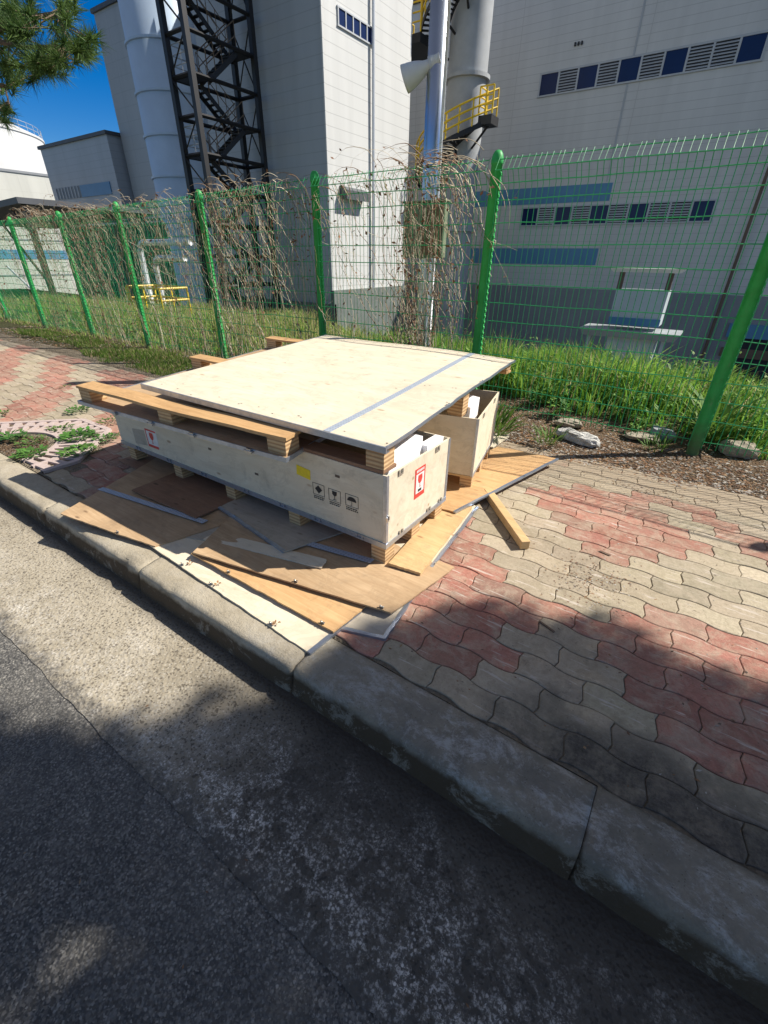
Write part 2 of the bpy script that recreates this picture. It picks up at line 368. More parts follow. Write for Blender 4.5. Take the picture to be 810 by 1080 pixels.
def sm(a, b, x):
    t = min(1, max(0, (x-a)/(b-a))); return t*t*(3-2*t)
def quad(P, u, v):
    a, b, c, d = map(Vector, P); return (a*(1-u)+b*u)*(1-v)+(d*(1-u)+c*u)*v

# cheap value noise for geometry
_T = RNG.random((64, 64))
def vn(x, y):
    xi, yi = math.floor(x), math.floor(y); fx, fy = x-xi, y-yi
    fx = fx*fx*(3-2*fx); fy = fy*fy*(3-2*fy); g = lambda i, j: _T[i % 64, j % 64]
    return lerp(lerp(g(xi,yi), g(xi+1,yi), fx), lerp(g(xi,yi+1), g(xi+1,yi+1), fx), fy)
def fbm(x, y): return .55*vn(x, y)+.28*vn(2.1*x+9, 2.1*y+4)+.17*vn(4.3*x+3, 4.3*y+17)

# ------------------------------------------------------------------ camera and light
CAM_H = 1.45
f_px, yaw, pit, rol = 468.03, R_(34.168), R_(29.84), R_(-0.7687)
fw = Vector((-math.sin(yaw)*math.cos(pit), math.cos(yaw)*math.cos(pit), -math.sin(pit)))
rt = Vector((math.cos(yaw), math.sin(yaw), 0)); dn = fw.cross(rt)
rt2 = rt*math.cos(rol)+dn*math.sin(rol); dn2 = -rt*math.sin(rol)+dn*math.cos(rol)
cam = bpy.data.cameras.new('camera'); co = bpy.data.objects.new('camera', cam); COL.objects.link(co)
cam.sensor_fit = 'HORIZONTAL'; cam.sensor_width = 36; cam.lens = f_px/810*36; cam.clip_end = 2000; cam.clip_start = .05
mw = Matrix.Identity(4)
for i in range(3): mw[i][0] = rt2[i]; mw[i][1] = -dn2[i]; mw[i][2] = -fw[i]
mw[2][3] = CAM_H; co.matrix_world = mw; SC.camera = co

SUN = Vector((.75, .68, 1.0)).normalized()
el = math.asin(SUN.z); azr = math.atan2(SUN.x, SUN.y)     # azimuth clockwise from +Y
sl = bpy.data.lights.new('sun', 'SUN'); so = bpy.data.objects.new('sun', sl); COL.objects.link(so)
sl.energy = 4.7; sl.angle = R_(.53); sl.color = (1.0, .945, .86)
so.rotation_euler = SUN.to_track_quat('Z', 'Y').to_euler(); so.location = (20, 24, 40)
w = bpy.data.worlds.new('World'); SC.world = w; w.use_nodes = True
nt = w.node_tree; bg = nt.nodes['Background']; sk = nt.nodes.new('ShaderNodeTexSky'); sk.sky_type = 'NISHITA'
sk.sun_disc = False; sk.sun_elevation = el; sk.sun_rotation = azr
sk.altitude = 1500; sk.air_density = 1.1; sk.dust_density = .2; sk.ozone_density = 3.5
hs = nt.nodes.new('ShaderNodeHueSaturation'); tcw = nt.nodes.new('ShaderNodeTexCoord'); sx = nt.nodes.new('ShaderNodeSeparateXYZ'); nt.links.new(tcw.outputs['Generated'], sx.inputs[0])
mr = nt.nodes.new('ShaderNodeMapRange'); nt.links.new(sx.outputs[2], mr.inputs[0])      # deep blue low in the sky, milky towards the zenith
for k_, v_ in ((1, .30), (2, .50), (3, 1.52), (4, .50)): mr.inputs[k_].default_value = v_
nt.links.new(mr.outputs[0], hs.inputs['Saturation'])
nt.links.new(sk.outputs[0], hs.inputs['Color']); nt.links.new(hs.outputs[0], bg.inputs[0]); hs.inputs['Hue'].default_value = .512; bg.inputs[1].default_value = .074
SC.view_settings.view_transform = 'Standard'; SC.view_settings.look = 'None'
SC.view_settings.exposure = .60; SC.view_settings.gamma = 1; SC.view_settings.use_curve_mapping = False
SC.cycles.max_bounces = 6; SC.cycles.transparent_max_bounces = 8

# ------------------------------------------------------------------ ground
def zt(x, y):
    k = sm(-6.5, -9.5, x)
    d0, d1 = lerp(6.3, 10.5, k), lerp(15.0, 18.0, k)
    z = .03*(fbm(x*1.3, y*1.3)-.5) - .012
    if y > 4.6: z += .10*sm(4.6, 5.6, y)
    z -= lerp(0, .25, k)*sm(5.5, 9, y)
    z -= 7.6*sm(d0, d1, y)
    return z
b = MB(); nx, ny = 150, 70
b.grid(lambda u, v: (lerp(-30, 9, u), lerp(3.0, 19.5, v**1.5), zt(lerp(-30, 9, u), lerp(3.0, 19.5, v**1.5))), nx, ny)
o = b.build('verge_ground', ['bare_soil', 'grassy_soil'], smooth=True); tag(o, kind='structure')
for p in o.data.polygons:
    c = p.center
    if c.y > 4.85 + .35*fbm(c.x, 3) or (c.x < -3 and c.y > 3.55): p.material_index = 1
b = MB(); b.box(-300, 300, 15, 400, -8.0, -7.45); b.box(-300, -29.9, 3.4, 15.0, -8, -7.5); tag(b.build('factory_yard', 'yard_ground'), kind='structure')
b = MB(); b.grid(lambda u, v: (lerp(-40, 14, u), lerp(-14, .46, v), -.157+.006*(fbm(lerp(-40, 14, u)*2, v*40)-.5)), 200, 60)
tag(b.build('road', 'asphalt', smooth=True), kind='structure')
b = MB()
def gut(u, v):
    x = lerp(-40, 14, u); y = lerp(.262+.012*(fbm(x*2, 2)-.5)+.05*max(0, fbm(x*6, 7)-.66)+.018*(fbm(x*30, 5)-.5), .82, v); return (x, y, -.147-.006*max(0, 1-v*12)+.007*v+.005*(fbm(x*3, y*9)-.5))
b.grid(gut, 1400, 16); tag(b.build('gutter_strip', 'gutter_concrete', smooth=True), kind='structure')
# kerb: one-metre stones with a worn rounded arris
b = MB(); KS = 1.13; x0 = .125-22*KS
prof = [(.802, -.22), (.807, -.12), (.812, -.07), (.817, -.038), (.821, -.021), (.828, -.009), (.842, -.001), (.88, .002), (.92, .003), (.96, .003), (1.00, .002), (1.035, 0), (1.047, -.007), (1.050, -.20)]
for i in range(32):
    xa = x0+i*KS+.0012; xb = xa+KS-.0024; n = 70; jz = random.uniform(-.004, .004); jy = random.uniform(-.005, .005); tl = random.uniform(-.004, .004)
    vs = []; fs = []; m_ = len(prof)
    for k in range(n+1):
        t = k/n; x = lerp(xa, xb, t); ed = min(t, 1-t)*KS; en = max(0, 1-ed/.03)**2
        for j, (y, z) in enumerate(prof):
            q = fbm(x*7+3*j, i*1.7+j*.5)-.5; q2 = fbm(x*31+5*j, j*.9+i)-.5
            chip = max(0, fbm(x*4.3+i*3, 31.5+j*.05)-.60)*.11 if 2 <= j <= 6 else 0
            chip += max(0, fbm(x*15+i, 11.5+j*.2)-.66)*.07 if 2 <= j <= 6 else 0
            chip = min(chip, .03)+en*.012*fbm(x*3, 5+i)*2*(1 if 2 <= j <= 7 else .3)
            wob = (.008*q+.009*q2) if 1 <= j <= 11 else 0
            vs.append((x, y+jy+wob*.7+chip*.7, z+jz+tl*(t-.5)+wob*.30-chip*.55))
    for k in range(n):
        for j in range(m_-1): fs.append((k*m_+j, (k+1)*m_+j, (k+1)*m_+j+1, k*m_+j+1))
    fs += [tuple(range(m_)), tuple(n*m_+j for j in range(m_-1, -1, -1))]
    b.add(vs, fs)
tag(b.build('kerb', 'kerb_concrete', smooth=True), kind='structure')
b = MB(); b.box(-24, 9, .85, 1.04, -.25, -.012); tag(b.build('kerb_bedding', 'soot_dirt'), kind='structure')

# ------------------------------------------------------------------ pavement of interlocking wavy pavers
PL, PW = .255, .131
def inpoly(x, y, P):
    c = False; j = len(P)-1
    for i in range(len(P)):
        (xi, yi), (xj, yj) = P[i], P[j]
        if (yi > y) != (yj > y) and x < (xj-xi)*(y-yi)/(yj-yi)+xi: c = not c
        j = i
    return c
REDS = [[(-1.15,2.5),(-.84,2.33),(-.25,1.78),(-.2,1.60),(-.42,1.28),(-.95,1.1),(-1.2,1.2)], [(-.78,3.05),(-.5,3.35),(-.2,3.3),(.30,2.86),(.22,2.62),(-.08,2.22),(-.43,2.5)],
        [(-.02,3.35),(.35,3.40),(1.6,2.6),(1.2,2.35),(.64,2.78),(.35,3.05)], [(-.30,1.85),(.0,1.95),(.15,2.15),(.5,2.1),(1.6,1.55),(1.4,1.2),(.45,1.28),(.05,1.42),(.1,1.62),(-.1,1.68)],
        [(-.95,3.72),(-.6,3.6),(-.72,3.38),(-.98,3.4)]]
GRATE = (-5.47, -3.83, 1.05, 1.90)
def orad(th):
    c, s_ = abs(math.cos(th)), abs(math.sin(th)); return min(.80/max(c, 1e-3), .80/max(s_, 1e-3), 1.06/(c+s_))
def isred(x, y):
    if x > -1.6: return any(inpoly(x, y, P) for P in REDS)
    t = (x*.92+y*1.55+.18*math.sin(y*5)) % 1.5
    return t < .78
b = MB(); 
WA, EB = .0105, .008
def wv(x): 
    s_ = math.sin(2*math.pi*x/PL); return WA*math.copysign(abs(s_)**.6, s_)
ymax = lambda x: 3.28+.10*(fbm(x*.9, 8)-.5) + .50*sm(-3.2, -1.2, x)
for j in range(-1, 23):
    ya = 1.058+j*PW
    for i in range(-58, 13):
        xa = i*PL + (PL/2 if j % 2 else 0); xc, yc = xa+PL/2, ya+PW/2
        if yc > ymax(xc) or xc < -14 or xc > 2.6 or ya < 1.05: continue
        if abs(xc+4.65) < .9 and yc < 1.95 and math.hypot(xc+4.65, yc-1.07) < orad(math.atan2(yc-1.07, xc+4.65))+.03: continue
        red = isred(xc, yc); k = random.gauss(1, .10)
        base = (.43, .195, .145) if red else (.45, .385, .275)
        if random.random() < .08: base = tuple(lerp(a, c_, .4) for a, c_ in zip(base, (.36, .29, .22)))
        col = tuple(c_*k*random.gauss(1, .010) for c_ in base)
        g = .0019; dz = random.gauss(0, .0009); tx, ty = random.gauss(0, .004), random.gauss(0, .006)
        if random.random() < .04: dz -= .001
        ring = []
        nn = 10
        sg = 1 if j % 2 == 0 else 1
        for t in range(nn+1): x = xa+g+(PL-2*g)*t/nn; ring.append((x, ya+g+wv(x)))
        for t in range(1, 4): y = ya+PW*t/4; ring.append((xa+PL-g+EB*math.sin(2*math.pi*t/4), y+wv(xa+PL)*1.0))
        for t in range(nn+1): x = xa+PL-g-(PL-2*g)*t/nn; ring.append((x, ya+PW-g+wv(x)))
        for t in range(1, 4): y = ya+PW*(1-t/4); ring.append((xa+g+EB*math.sin(2*math.pi*(1-t/4)), y+wv(xa)))
        z = lambda x, y: dz+tx*(x-xc)+ty*(y-yc)
        sh = lambda p, s_: (xc+(p[0]-xc)*(1-s_*.0032/(PL/2)), yc+(p[1]-yc)*(1-s_*.0032/(PW/2)))
        r0 = [(x, y, -.03) for x, y in ring]; r1 = [(x, y, z(x, y)-.0025) for x, y in ring]
        r2 = [(*sh(p, 1), z(*p)) for p in ring]; n = len(ring)
        fs = [(q_, (q_+1) % n, n+(q_+1) % n, n+q_) for q_ in range(n)]+[(n+q_, n+(q_+1) % n, 2*n+(q_+1) % n, 2*n+q_) for q_ in range(n)]+[tuple(range(2*n, 3*n))]
        b.add(r0+r1+r2, fs, 0, col)
tag(b.build('pavement', 'paver_concrete'), kind='structure')
b = MB()
b.grid(lambda u, v: (lerp(-30, 9, u), lerp(1.05, 3.95, v), -.0056+.004*(fbm(u*200, v*18)-.5) - .05*sm(3.5, 3.95, lerp(1.05, 3.95, v))), 200, 24)
tag(b.build('pavement_bedding', 'joint_sand'), kind='structure')

# scattered grit and bark bits on the dirt strip and pavement (uncountable)
V = []; F = []; C = []
def chip(x, y, z, s, col):
    a = random.random()*6.28; l, w_, h = s*random.uniform(.6, 1.6), s*random.uniform(.25, .8), s*random.uniform(.15, .5)
    ca, sa = math.cos(a), math.sin(a); o_ = len(V)
    P = [(-l,0,0),(0,-w_,0),(l,0,.3*h),(0,w_,.2*h),(.1*l,.1*w_,h)]
    for p in P: V.append((x+p[0]*ca-p[1]*sa, y+p[0]*sa+p[1]*ca, z+p[2]))
    for f in ((0,1,4),(1,2,4),(2,3,4),(3,0,4)): F.append([o_+i for i in f]); C.append(col)
tones = [(.24,.2,.16),(.34,.30,.25),(.12,.08,.055),(.18,.10,.06),(.42,.39,.34),(.15,.12,.09),(.26,.14,.07),(.22,.12,.06),(.30,.20,.11)]
for _ in range(15000):
    x = random.uniform(-4.2, 3.0); y = ymax(x)-.12+abs(random.gauss(0, .5))
    if y > 4.95: continue
    chip(x, y, zt(x, y)+.002, random.uniform(.006, .02), random.choice(tones))
for _ in range(7000):
    x = random.uniform(-13, -4); y = ymax(x)+random.uniform(-.08, 1.2); chip(x, y, zt(x, y)+.002, random.uniform(.006, .022), random.choice(tones))
npmesh('grit', np.array(V), np.array(F), np.array(C), 'litter'); tag(bpy.data.objects['grit'], kind='stuff', label='bark chips and grit strewn over the bare dirt strip')
V = []; F = []; C = []
for _ in range(1500):
    r = random.random()
    if r < .35: x, y = random.gauss(.05, .10), random.gauss(2.05, .07)+0; x -= .18; y += .35*random.random()-.1
    elif r < .6: x, y = random.gauss(-.05, .25), random.gauss(3.45, .08)
    else: x, y = random.uniform(-1.2, 1.2), random.uniform(1.1, 3.6)
    chip(x, y, .001, random.uniform(.002, .008), random.choice(tones))
for _ in range(500):
    x, y = random.uniform(-8, 1), random.uniform(-1.2, .78); chip(x, y, -.145 if y > .30 else -.155, random.uniform(.002, .007), random.choice(tones))
npmesh('loose_gravel', np.array(V), np.array(F), np.array(C), 'litter'); tag(bpy.data.objects['loose_gravel'], kind='stuff', label='loose grit scattered on pavers and road')

# ------------------------------------------------------------------ grass (uncountable)
def blades(N, xs, ys, hs, ws, colf, zf, lean=.5):
    V = np.zeros((N, 5, 3)); a = RNG.random(N)*6.283; d = RNG.random(N)*6.283
    ln = hs*lean*RNG.random(N)
    dx, dy = np.cos(d)*ln, np.sin(d)*ln; wx, wy = np.cos(a)*ws, np.sin(a)*ws; z0 = zf
    V[:, 0] = np.stack([xs-wx, ys-wy, z0], 1); V[:, 1] = np.stack([xs+wx, ys+wy, z0], 1)
    V[:, 2] = np.stack([xs+dx*.35+wx*.8, ys+dy*.35+wy*.8, z0+hs*.6], 1); V[:, 3] = np.stack([xs+dx*.35-wx*.8, ys+dy*.35-wy*.8, z0+hs*.6], 1)
    V[:, 4] = np.stack([xs+dx, ys+dy, z0+hs*(1-.25*ln/np.maximum(hs, 1e-4))], 1)
    i = np.arange(N)[:, None]*5
    F = np.concatenate([i+[0, 1, 2], i+[0, 2, 3], i+[3, 2, 4]], 1).reshape(-1, 3)
    C = np.repeat(colf, 3, 0); return V.reshape(-1, 3), F, C
def grass(name, label, N, x0, x1, y0, y1, hfun, colA, colB, dry=.0, w=.006, keep=None, lean=.5):
    xs = RNG.uniform(x0, x1, N*2); ys = RNG.uniform(y0, y1, N*2)
    d = np.array([fbm(x*1.7, y*1.7+5) for x, y in zip(xs, ys)])
    k = (d+RNG.normal(0, .12, N*2)) > .42
    if keep is not None: k &= np.array([keep(x, y) for x, y in zip(xs, ys)])
    xs, ys, d = xs[k][:N], ys[k][:N], d[k][:N]; n = len(xs)
    hs = np.array([hfun(x, y) for x, y in zip(xs, ys)])*RNG.uniform(.45, 1.2, n)*(.6+.7*d)
    t = np.clip(RNG.normal(.5, .3, n)+(d-.5), 0, 1)[:, None]
    c = np.array(colA)*(1-t)+np.array(colB)*t
    dr = RNG.random(n) < dry; c[dr] = np.array((.48, .40, .21))*RNG.uniform(.7, 1.2, (dr.sum(), 1))
    z = np.array([zt(x, y) for x, y in zip(xs, ys)])-.01
    V, F, C = blades(n, xs, ys, hs, w*RNG.uniform(.6, 1.4, n), c, z, lean)
    o = npmesh(name, V, F, C, 'grass_blade'); tag(o, label, kind='stuff')
grass('tall_grass', 'lush bright green grass behind the right half of the fence', 21000, -4.2, 3.2, 4.5, 7.2, lambda x, y: (.40*sm(4.35, 5.3, y)+.06-.12*sm(-1.2, 1.2, x))*(.25+1.45*fbm(x*1.9+3, y*1.9)**1.2), (.11, .26, .025), (.28, .45, .08), .10, .0075,
      keep=lambda x, y: y > 4.75+.45*fbm(x*1.1, 40)-.25*(x > .5), lean=.9)
grass('meadow_grass', 'mixed green and straw grass behind the left half of the fence', 20000, -17, -3.5, 4.35, 9.5, lambda x, y: (.34*sm(4.3, 5.4, y)+.06)*(.5+1.0*fbm(x*2+3, y*2)), (.19, .33, .045), (.38, .48, .13), .42, .009, lean=.9)
grass('verge_grass', 'short dark green grass strip between the left pavement and fence', 20000, -12.5, -2.4, 3.35, 4.6, lambda x, y: .03+.12*fbm(x*2.5, y*2.5)**1.5, (.10, .20, .03), (.21, .31, .06), .25, .006,
      keep=lambda x, y: y > ymax(x)+.06+.18*fbm(x*2.1, 77)+.5*sm(-8.2, -9.6, x)*sm(4.3, 3.6, y) and y < 4.35-.9*sm(-3.4, -2.6, x))

def leafy(name, label, N, x0, x1, y0, y1, hmax, cols):
    Vs = []; Fs = []; Cs = []; o_ = 0
    for _ in range(N):
        x, y = random.uniform(x0, x1), random.uniform(y0, y1)
        if fbm(x*1.5+20, y*1.5) < .42: continue
        h = hmax*random.uniform(.3, 1)*sm(4.35, 5.2, y); z = zt(x, y); c = random.choice(cols)
        n = random.randint(14, 34); a = np.random.default_rng(random.randint(0, 10**6)); t_ = a.random(n); az = a.random(n)*6.283; l = (.035+.055*a.random(n))*(1.25-.5*t_)
        bx = x+.05*a.normal(size=n)*t_; by = y+.05*a.normal(size=n)*t_; bz = z+h*t_; dx, dy = np.cos(az), np.sin(az); up = a.normal(.35, .35, n)
        P0 = np.stack([bx, by, bz], 1); D = np.stack([dx*l, dy*l, up*l], 1); S_ = np.stack([-dy*l*.26, dx*l*.26, 0*l], 1)
        V = np.stack([P0, P0+D*.5+S_, P0+D, P0+D*.5-S_], 1).reshape(-1, 3); i = np.arange(n)[:, None]*4+o_
        Vs.append(V); Fs.append(np.concatenate([i+[0, 1, 2], i+[0, 2, 3]], 1).reshape(-1, 3)); k = a.uniform(.65, 1.3, n)[:, None]*np.array(c); Cs.append(np.repeat(k, 2, 0)); o_ += 4*n
    tag(npmesh(name, np.concatenate(Vs), np.concatenate(Fs), np.concatenate(Cs), 'weed_leaf'), label, kind='stuff')
random.seed(61)
leafy('leafy_weeds', 'leafy weeds mixed into the grass behind the right of the fence', 420, -4.2, 3.1, 4.75, 6.9, .50, [(.12, .26, .04), (.18, .33, .06), (.08, .20, .035), (.24, .34, .09)])
leafy('leafy_growth', 'leafy weeds mixed into the straw grass behind the left of the fence', 420, -14, -4, 4.6, 8.0, .42, [(.14, .27, .05), (.22, .34, .08), (.30, .32, .14), (.10, .20, .04)])
# ------------------------------------------------------------------ weeds
def leaf_cluster(cx, cy, z, rad, n, ll, col, up=.7, wr=.28):
    V = []; F = []; C = []
    for _ in range(n):
        a = random.random()*6.28; r = rad*math.sqrt(random.random())*.8; x, y = cx+r*math.cos(a), cy+r*math.sin(a)
        a2 = a+random.gauss(0, .9); l = ll*random.uniform(.5, 1.3); e = up*random.uniform(.3, 1.2); w_ = l*wr
        dx, dy = math.cos(a2), math.sin(a2); px, py = -dy*w_, dx*w_; zz = z+random.random()*ll*.5; o_ = len(V)
        V += [(x, y, zz), (x+dx*l*.5+px, y+dy*l*.5+py, zz+l*e*.5), (x+dx*l*.5-px, y+dy*l*.5-py, zz+l*e*.5+.1*w_), (x+dx*l, y+dy*l, zz+l*e*.72)]
        k = random.uniform(.65, 1.35); c = tuple(q*k*random.uniform(.9, 1.1) for q in col)
        F += [[o_, o_+1, o_+2], [o_+1, o_+3, o_+2]]; C += [c, c]
    return np.array(V), np.array(F), np.array(C)
weeds = [(-4.42, 1.58, .17, 120, .085, (.10,.24,.045), .7, 'bushiest green weed at the middle of the tree grate'),
         (-4.05, 1.42, .16, 95, .075, (.13,.27,.055), .6, 'light green weed at the crate end of the tree grate'),
         (-4.30, 1.16, .14, 90, .075, (.11,.25,.05), .7, 'jagged green weed at the kerb corner of the tree grate'),
         (-4.85, 1.22, .12, 60, .085, (.09,.22,.05), .8, 'leafy green weed beside the kerb at the far end of the tree grate'),
         (-5.25, 1.95, .14, 70, .06, (.10,.21,.05), .8, 'low weed growing between pavers behind the tree grate'),
         (-4.62, 1.98, .13, 50, .055, (.10,.20,.05), .8, 'thin weed at the far back edge of the tree grate'),
         (-5.75, 1.45, .10, 40, .06, (.09,.22,.04), .8, 'small weed in the pavers at the left photo edge'),
         (-4.62, 1.30, .15, 60, .06, (.14,.25,.06), .6, 'pale sprawling weed low in the soil of the tree grate'),
         (-4.20, 1.72, .12, 60, .06, (.09,.21,.045), .6, 'dark weed over the slots at the far right of the tree grate'),
         (-4.78, 1.60, .12, 50, .06, (.13,.24,.05), .6, 'small weed clump at the far inner rim of the tree grate'),
         (-6.4, 2.35, .07, 22, .04, (.12,.2,.05), .8, 'tiny weed sprouting from a red paver band')]
for x, y, r, n, l, c, up, lab in weeds:
    V, F, C = leaf_cluster(x, y, .008, r, int(n*1.5), l*.62, tuple(q*.9 for q in c), up*.8)
    tag(npmesh('weed', V, F, C, 'weed_leaf', org=(x, y, .01)), lab, 'weed', 'weeds in the pavement')
for x, y, n, l, lab in ((-1.38, 3.86, 110, .20, 'grassy tuft on the dirt behind the far crate'), (-.92, 3.93, 60, .13, 'small grassy tuft beside the tip of the orange board'), (-.1, 4.36, 45, .12, 'little grass tuft on the dirt near the right fence post'), (.28,4.9,130,.26,'arching grass clump at the foot of the right fence post')):
    V, F, C = leaf_cluster(x, y, zt(x, y), .10, n, l, (.13, .24, .04), 1.6, .05)
    tag(npmesh('grass_tuft', V, F, C, 'weed_leaf', org=(x, y, 0)), lab, 'grass tuft', 'grass tufts on the dirt strip')

# ------------------------------------------------------------------ tree grate
t = thing('tree_grate', (-4.65, 1.07, 0), 'pinkish slotted concrete tree grate set in the pavement, full of weeds', 'tree grate')
b = MB(); cx, cy = -4.65, 1.07
def orad(th):
    c, s_ = abs(math.cos(th)), abs(math.sin(th)); return min(.80/max(c, 1e-3), .80/max(s_, 1e-3), 1.06/(c+s_))
n = 96
def ringstrip(f0, f1, z0, z1):
    vs = []; fs = []
    for k in range(n+1):
        th = math.pi*k/n
        for rr in (f0(th), f1(th)):
            for z in (z0, z1): vs.append((cx+rr*math.cos(th), cy+rr*math.sin(th), z))
    for k in range(n):
        a = k*4; c = a+4
        fs += [(a+1, c+1, c+3, a+3), (a+2, a+3, c+3, c+2), (a, c, c+1, a+1)]
    b.add(vs, fs)
ringstrip(lambda h: orad(h)-.05, lambda h: orad(h), -.03, .016); ringstrip(lambda h: .40, lambda h: .445, -.03, .014); ringstrip(lambda h: .585, lambda h: .625, -.03, .013)
for k in range(21):
    th = math.pi*(k+.5)/21; 
    if k in (0, 32): pass
    d = Vector((math.cos(th), math.sin(th), 0)); pv = Vector((-d.y, d.x, 0)); ra, rb = .44, orad(th)-.045
    for (q0, q1) in ((ra, .59), (.62, rb)):
        c0 = Vector((cx, cy, -.03))+d*q0; wid = .018 if q0 < .5 else .029
        b.obox(c0-pv*wid, d*(q1-q0), pv*wid*2, (0, 0, .0435))
b.build('slotted_ring', 'concrete_pink', t)
b = MB(); b.grid(lambda u, v: (lerp(-5.45, -3.86, u), lerp(1.052, 1.86, v), lerp(-.004, -.032, sm(.33, .45, math.hypot(lerp(-5.45, -3.86, u)-cx, lerp(1.052, 1.86, v)-cy)))+.008*(fbm(u*14, v*9)-.5)), 40, 20); b.build('soil', 'bare_soil', t)

# ------------------------------------------------------------------ crates
def clipmesh(mb, p, u, w_, s=.018, h=.020):
    """small bent steel clip at p, facing -w"""
    p, u, w_ = Vector(p), Vector(u), Vector(w_)
    mb.obox(p-u*s, u*s*2, w_*.004, (0, 0, .010)); mb.obox(p-u*s*.95+Vector((0,0,.010)), u*.008, w_*.006, (0, 0, h)); mb.obox(p+u*s*.55+Vector((0,0,.010)), u*.008, w_*.006, (0, 0, h))
T = .010
c1 = thing('wooden_crate', (-2.33, 1.9, 0), 'long open crate of pale plywood with steel edges and handling symbols, nearest the kerb', 'crate', 'open plywood crates')
X0, X1, Y0, Y1, ZB, ZT = -3.60, -1.06, 1.58, 2.235, .157, .552
b = MB(); b.box(X0, X1, Y0, Y0+T, ZB, ZT); front = b.build('side_panel', 'cream_plywood', c1, .0015)
b = MB(); b.box(X0, X1, Y1-T, Y1, ZB, ZT-.002); b.build('side_panel', 'cream_plywood', c1, .0015)
b = MB(); b.box(X1-T, X1+.001, Y0+T, Y1-T, ZB, ZT-.003); end1 = b.build('end_panel', 'cream_plywood_turned', c1, .0015)
b = MB(); b.box(X0, X0+T, Y0+T, Y1-T, ZB, ZT-.003); b.build('end_panel', 'cream_plywood_turned', c1, .0015)
b = MB(); b.box(X0-.004, X1+.004, Y0-.004, Y1+.004, ZB-.014, ZB-.001); b.build('floor_panel', 'brown_plywood', c1, .0015)
# galvanised edging: bottom rails, corner posts, thin top binding on the end
b = MB(); b.box(X0-.004, X1+.0065, Y0-.0065, Y0-.001, ZB-.017, ZB+.013); b.build('metal_edge', 'galvanised_strip', c1)
b = MB(); b.box(X1+.0015, X1+.0072, Y0-.006, Y1, ZB-.017, ZB+.010); b.build('metal_edge', 'galvanised_strip', c1)
b = MB(); b.box(X1-.016, X1+.005, Y0-.0035, Y0-.0005, ZB+.013, ZT+.001); b.box(X1+.0012, X1+.0042, Y0-.0034, Y0+.016, ZB+.010, ZT); b.build('corner_strip', 'galvanised_strip', c1)
b = MB(); b.box(X1+.0012, X1+.0042, Y1-.018, Y1+.002, ZB+.010, ZT-.003); b.build('corner_strip', 'galvanised_strip', c1)
for x in (-3.35, -2.95, -2.55, -2.12, -1.80, -1.52, -1.22):
    b = MB(); clipmesh(b, (x, Y0-.008, ZB-.013), (1, 0, 0), (0, -1, 0), .026); b.build('clip', 'galvanised_strip', c1)
for y, z in ((1.70, ZT-.035), (2.08, ZT-.035), (1.72, ZB+.0), (2.02, ZB+.0), (2.16, ZB+.0)):
    b = MB(); clipmesh(b, (X1+.003, y, z), (0, 1, 0), (1, 0, 0), .02); b.build('clip', 'steel_clip', c1)
b = MB(); clipmesh(b, (X1+.005, Y0+.004, .30), (0, 1, 0), (1, 0, 0), .012); b.build('clip', 'steel_clip', c1)
for yy in (Y0+.012, 1.86, Y1-.102):
    for x in (-3.51, -2.90, -2.315, -1.73, -1.115):
        b = MB(); b.box(x-.045, x+.045, yy, yy+.09, .026, ZB-.015); b.build('leg_block', 'layered_block', c1, .002)
# marks on the long side
def plate(y, x0, x1, z0, z1, d=.0012): return (x0, x1, y-d, y, z0, z1)
b = MB(); b.obox((-1.660, Y0-.0022, .402), (.100, 0, -.010), (0, .0018, 0), (.004, 0, .058)); b.build('yellow_sticker', 'label_yellow', front)
def symbol(x0, x1, z1, kind):
    b = MB(); t_ = .0022; y = Y0-.0016; zt_, zb_ = z1, z1-.070
    for (a, c, d, e) in ((x0, x1, zt_-t_, zt_), (x0, x1, zb_, zb_+t_), (x0, x0+t_, zb_+t_, zt_-t_), (x1-t_, x1, zb_+t_, zt_-t_)): b.box(a, c, y, y+.0013, d, e)
    cx_, cz = (x0+x1)/2, (zt_+zb_)/2
    P = lambda pts: b.add([(cx_+px, y, cz+pz) for px, pz in pts], [tuple(range(len(pts)))])
    if kind == 'diamond': P([(-.026, .002), (0, -.024), (.026, .002), (0, .026)])
    elif kind == 'glass':
        P([(-.017, .026), (-.015, .006), (-.004, -.003), (.004, -.003), (.015, .006), (.017, .026)]); P([(-.002, -.003), (-.002, -.022), (.002, -.022), (.002, -.003)]); P([(-.012, -.022), (-.012, -.026), (.012, -.026), (.012, -.022)])
    else:
        P([(.030*math.cos(a), -.002+.026*math.sin(a)) for a in [math.pi*k/12 for k in range(13)]]); P([(-.0015, -.002), (-.0015, -.024), (.0015, -.024), (.0015, -.002)]); P([(-.010, -.024), (-.010, -.027), (.0015, -.027), (.0015, -.024)])
    z = zb_-.006; wd = x1-x0
    for row in range(2):
        x = x0+.004
        while x < x1-.008:
            l = random.uniform(.007, .014); b.box(x, min(x+l, x1-.003), y, y+.0013, z-.007, z-.001); x += l+.004
        z -= .011
    b.build('handling_symbol', 'ink_black', front)
symbol(-1.545, -1.462, .386, 'diamond'); symbol(-1.432, -1.349, .383, 'glass'); symbol(-1.317, -1.232, .387, 'umbrella')
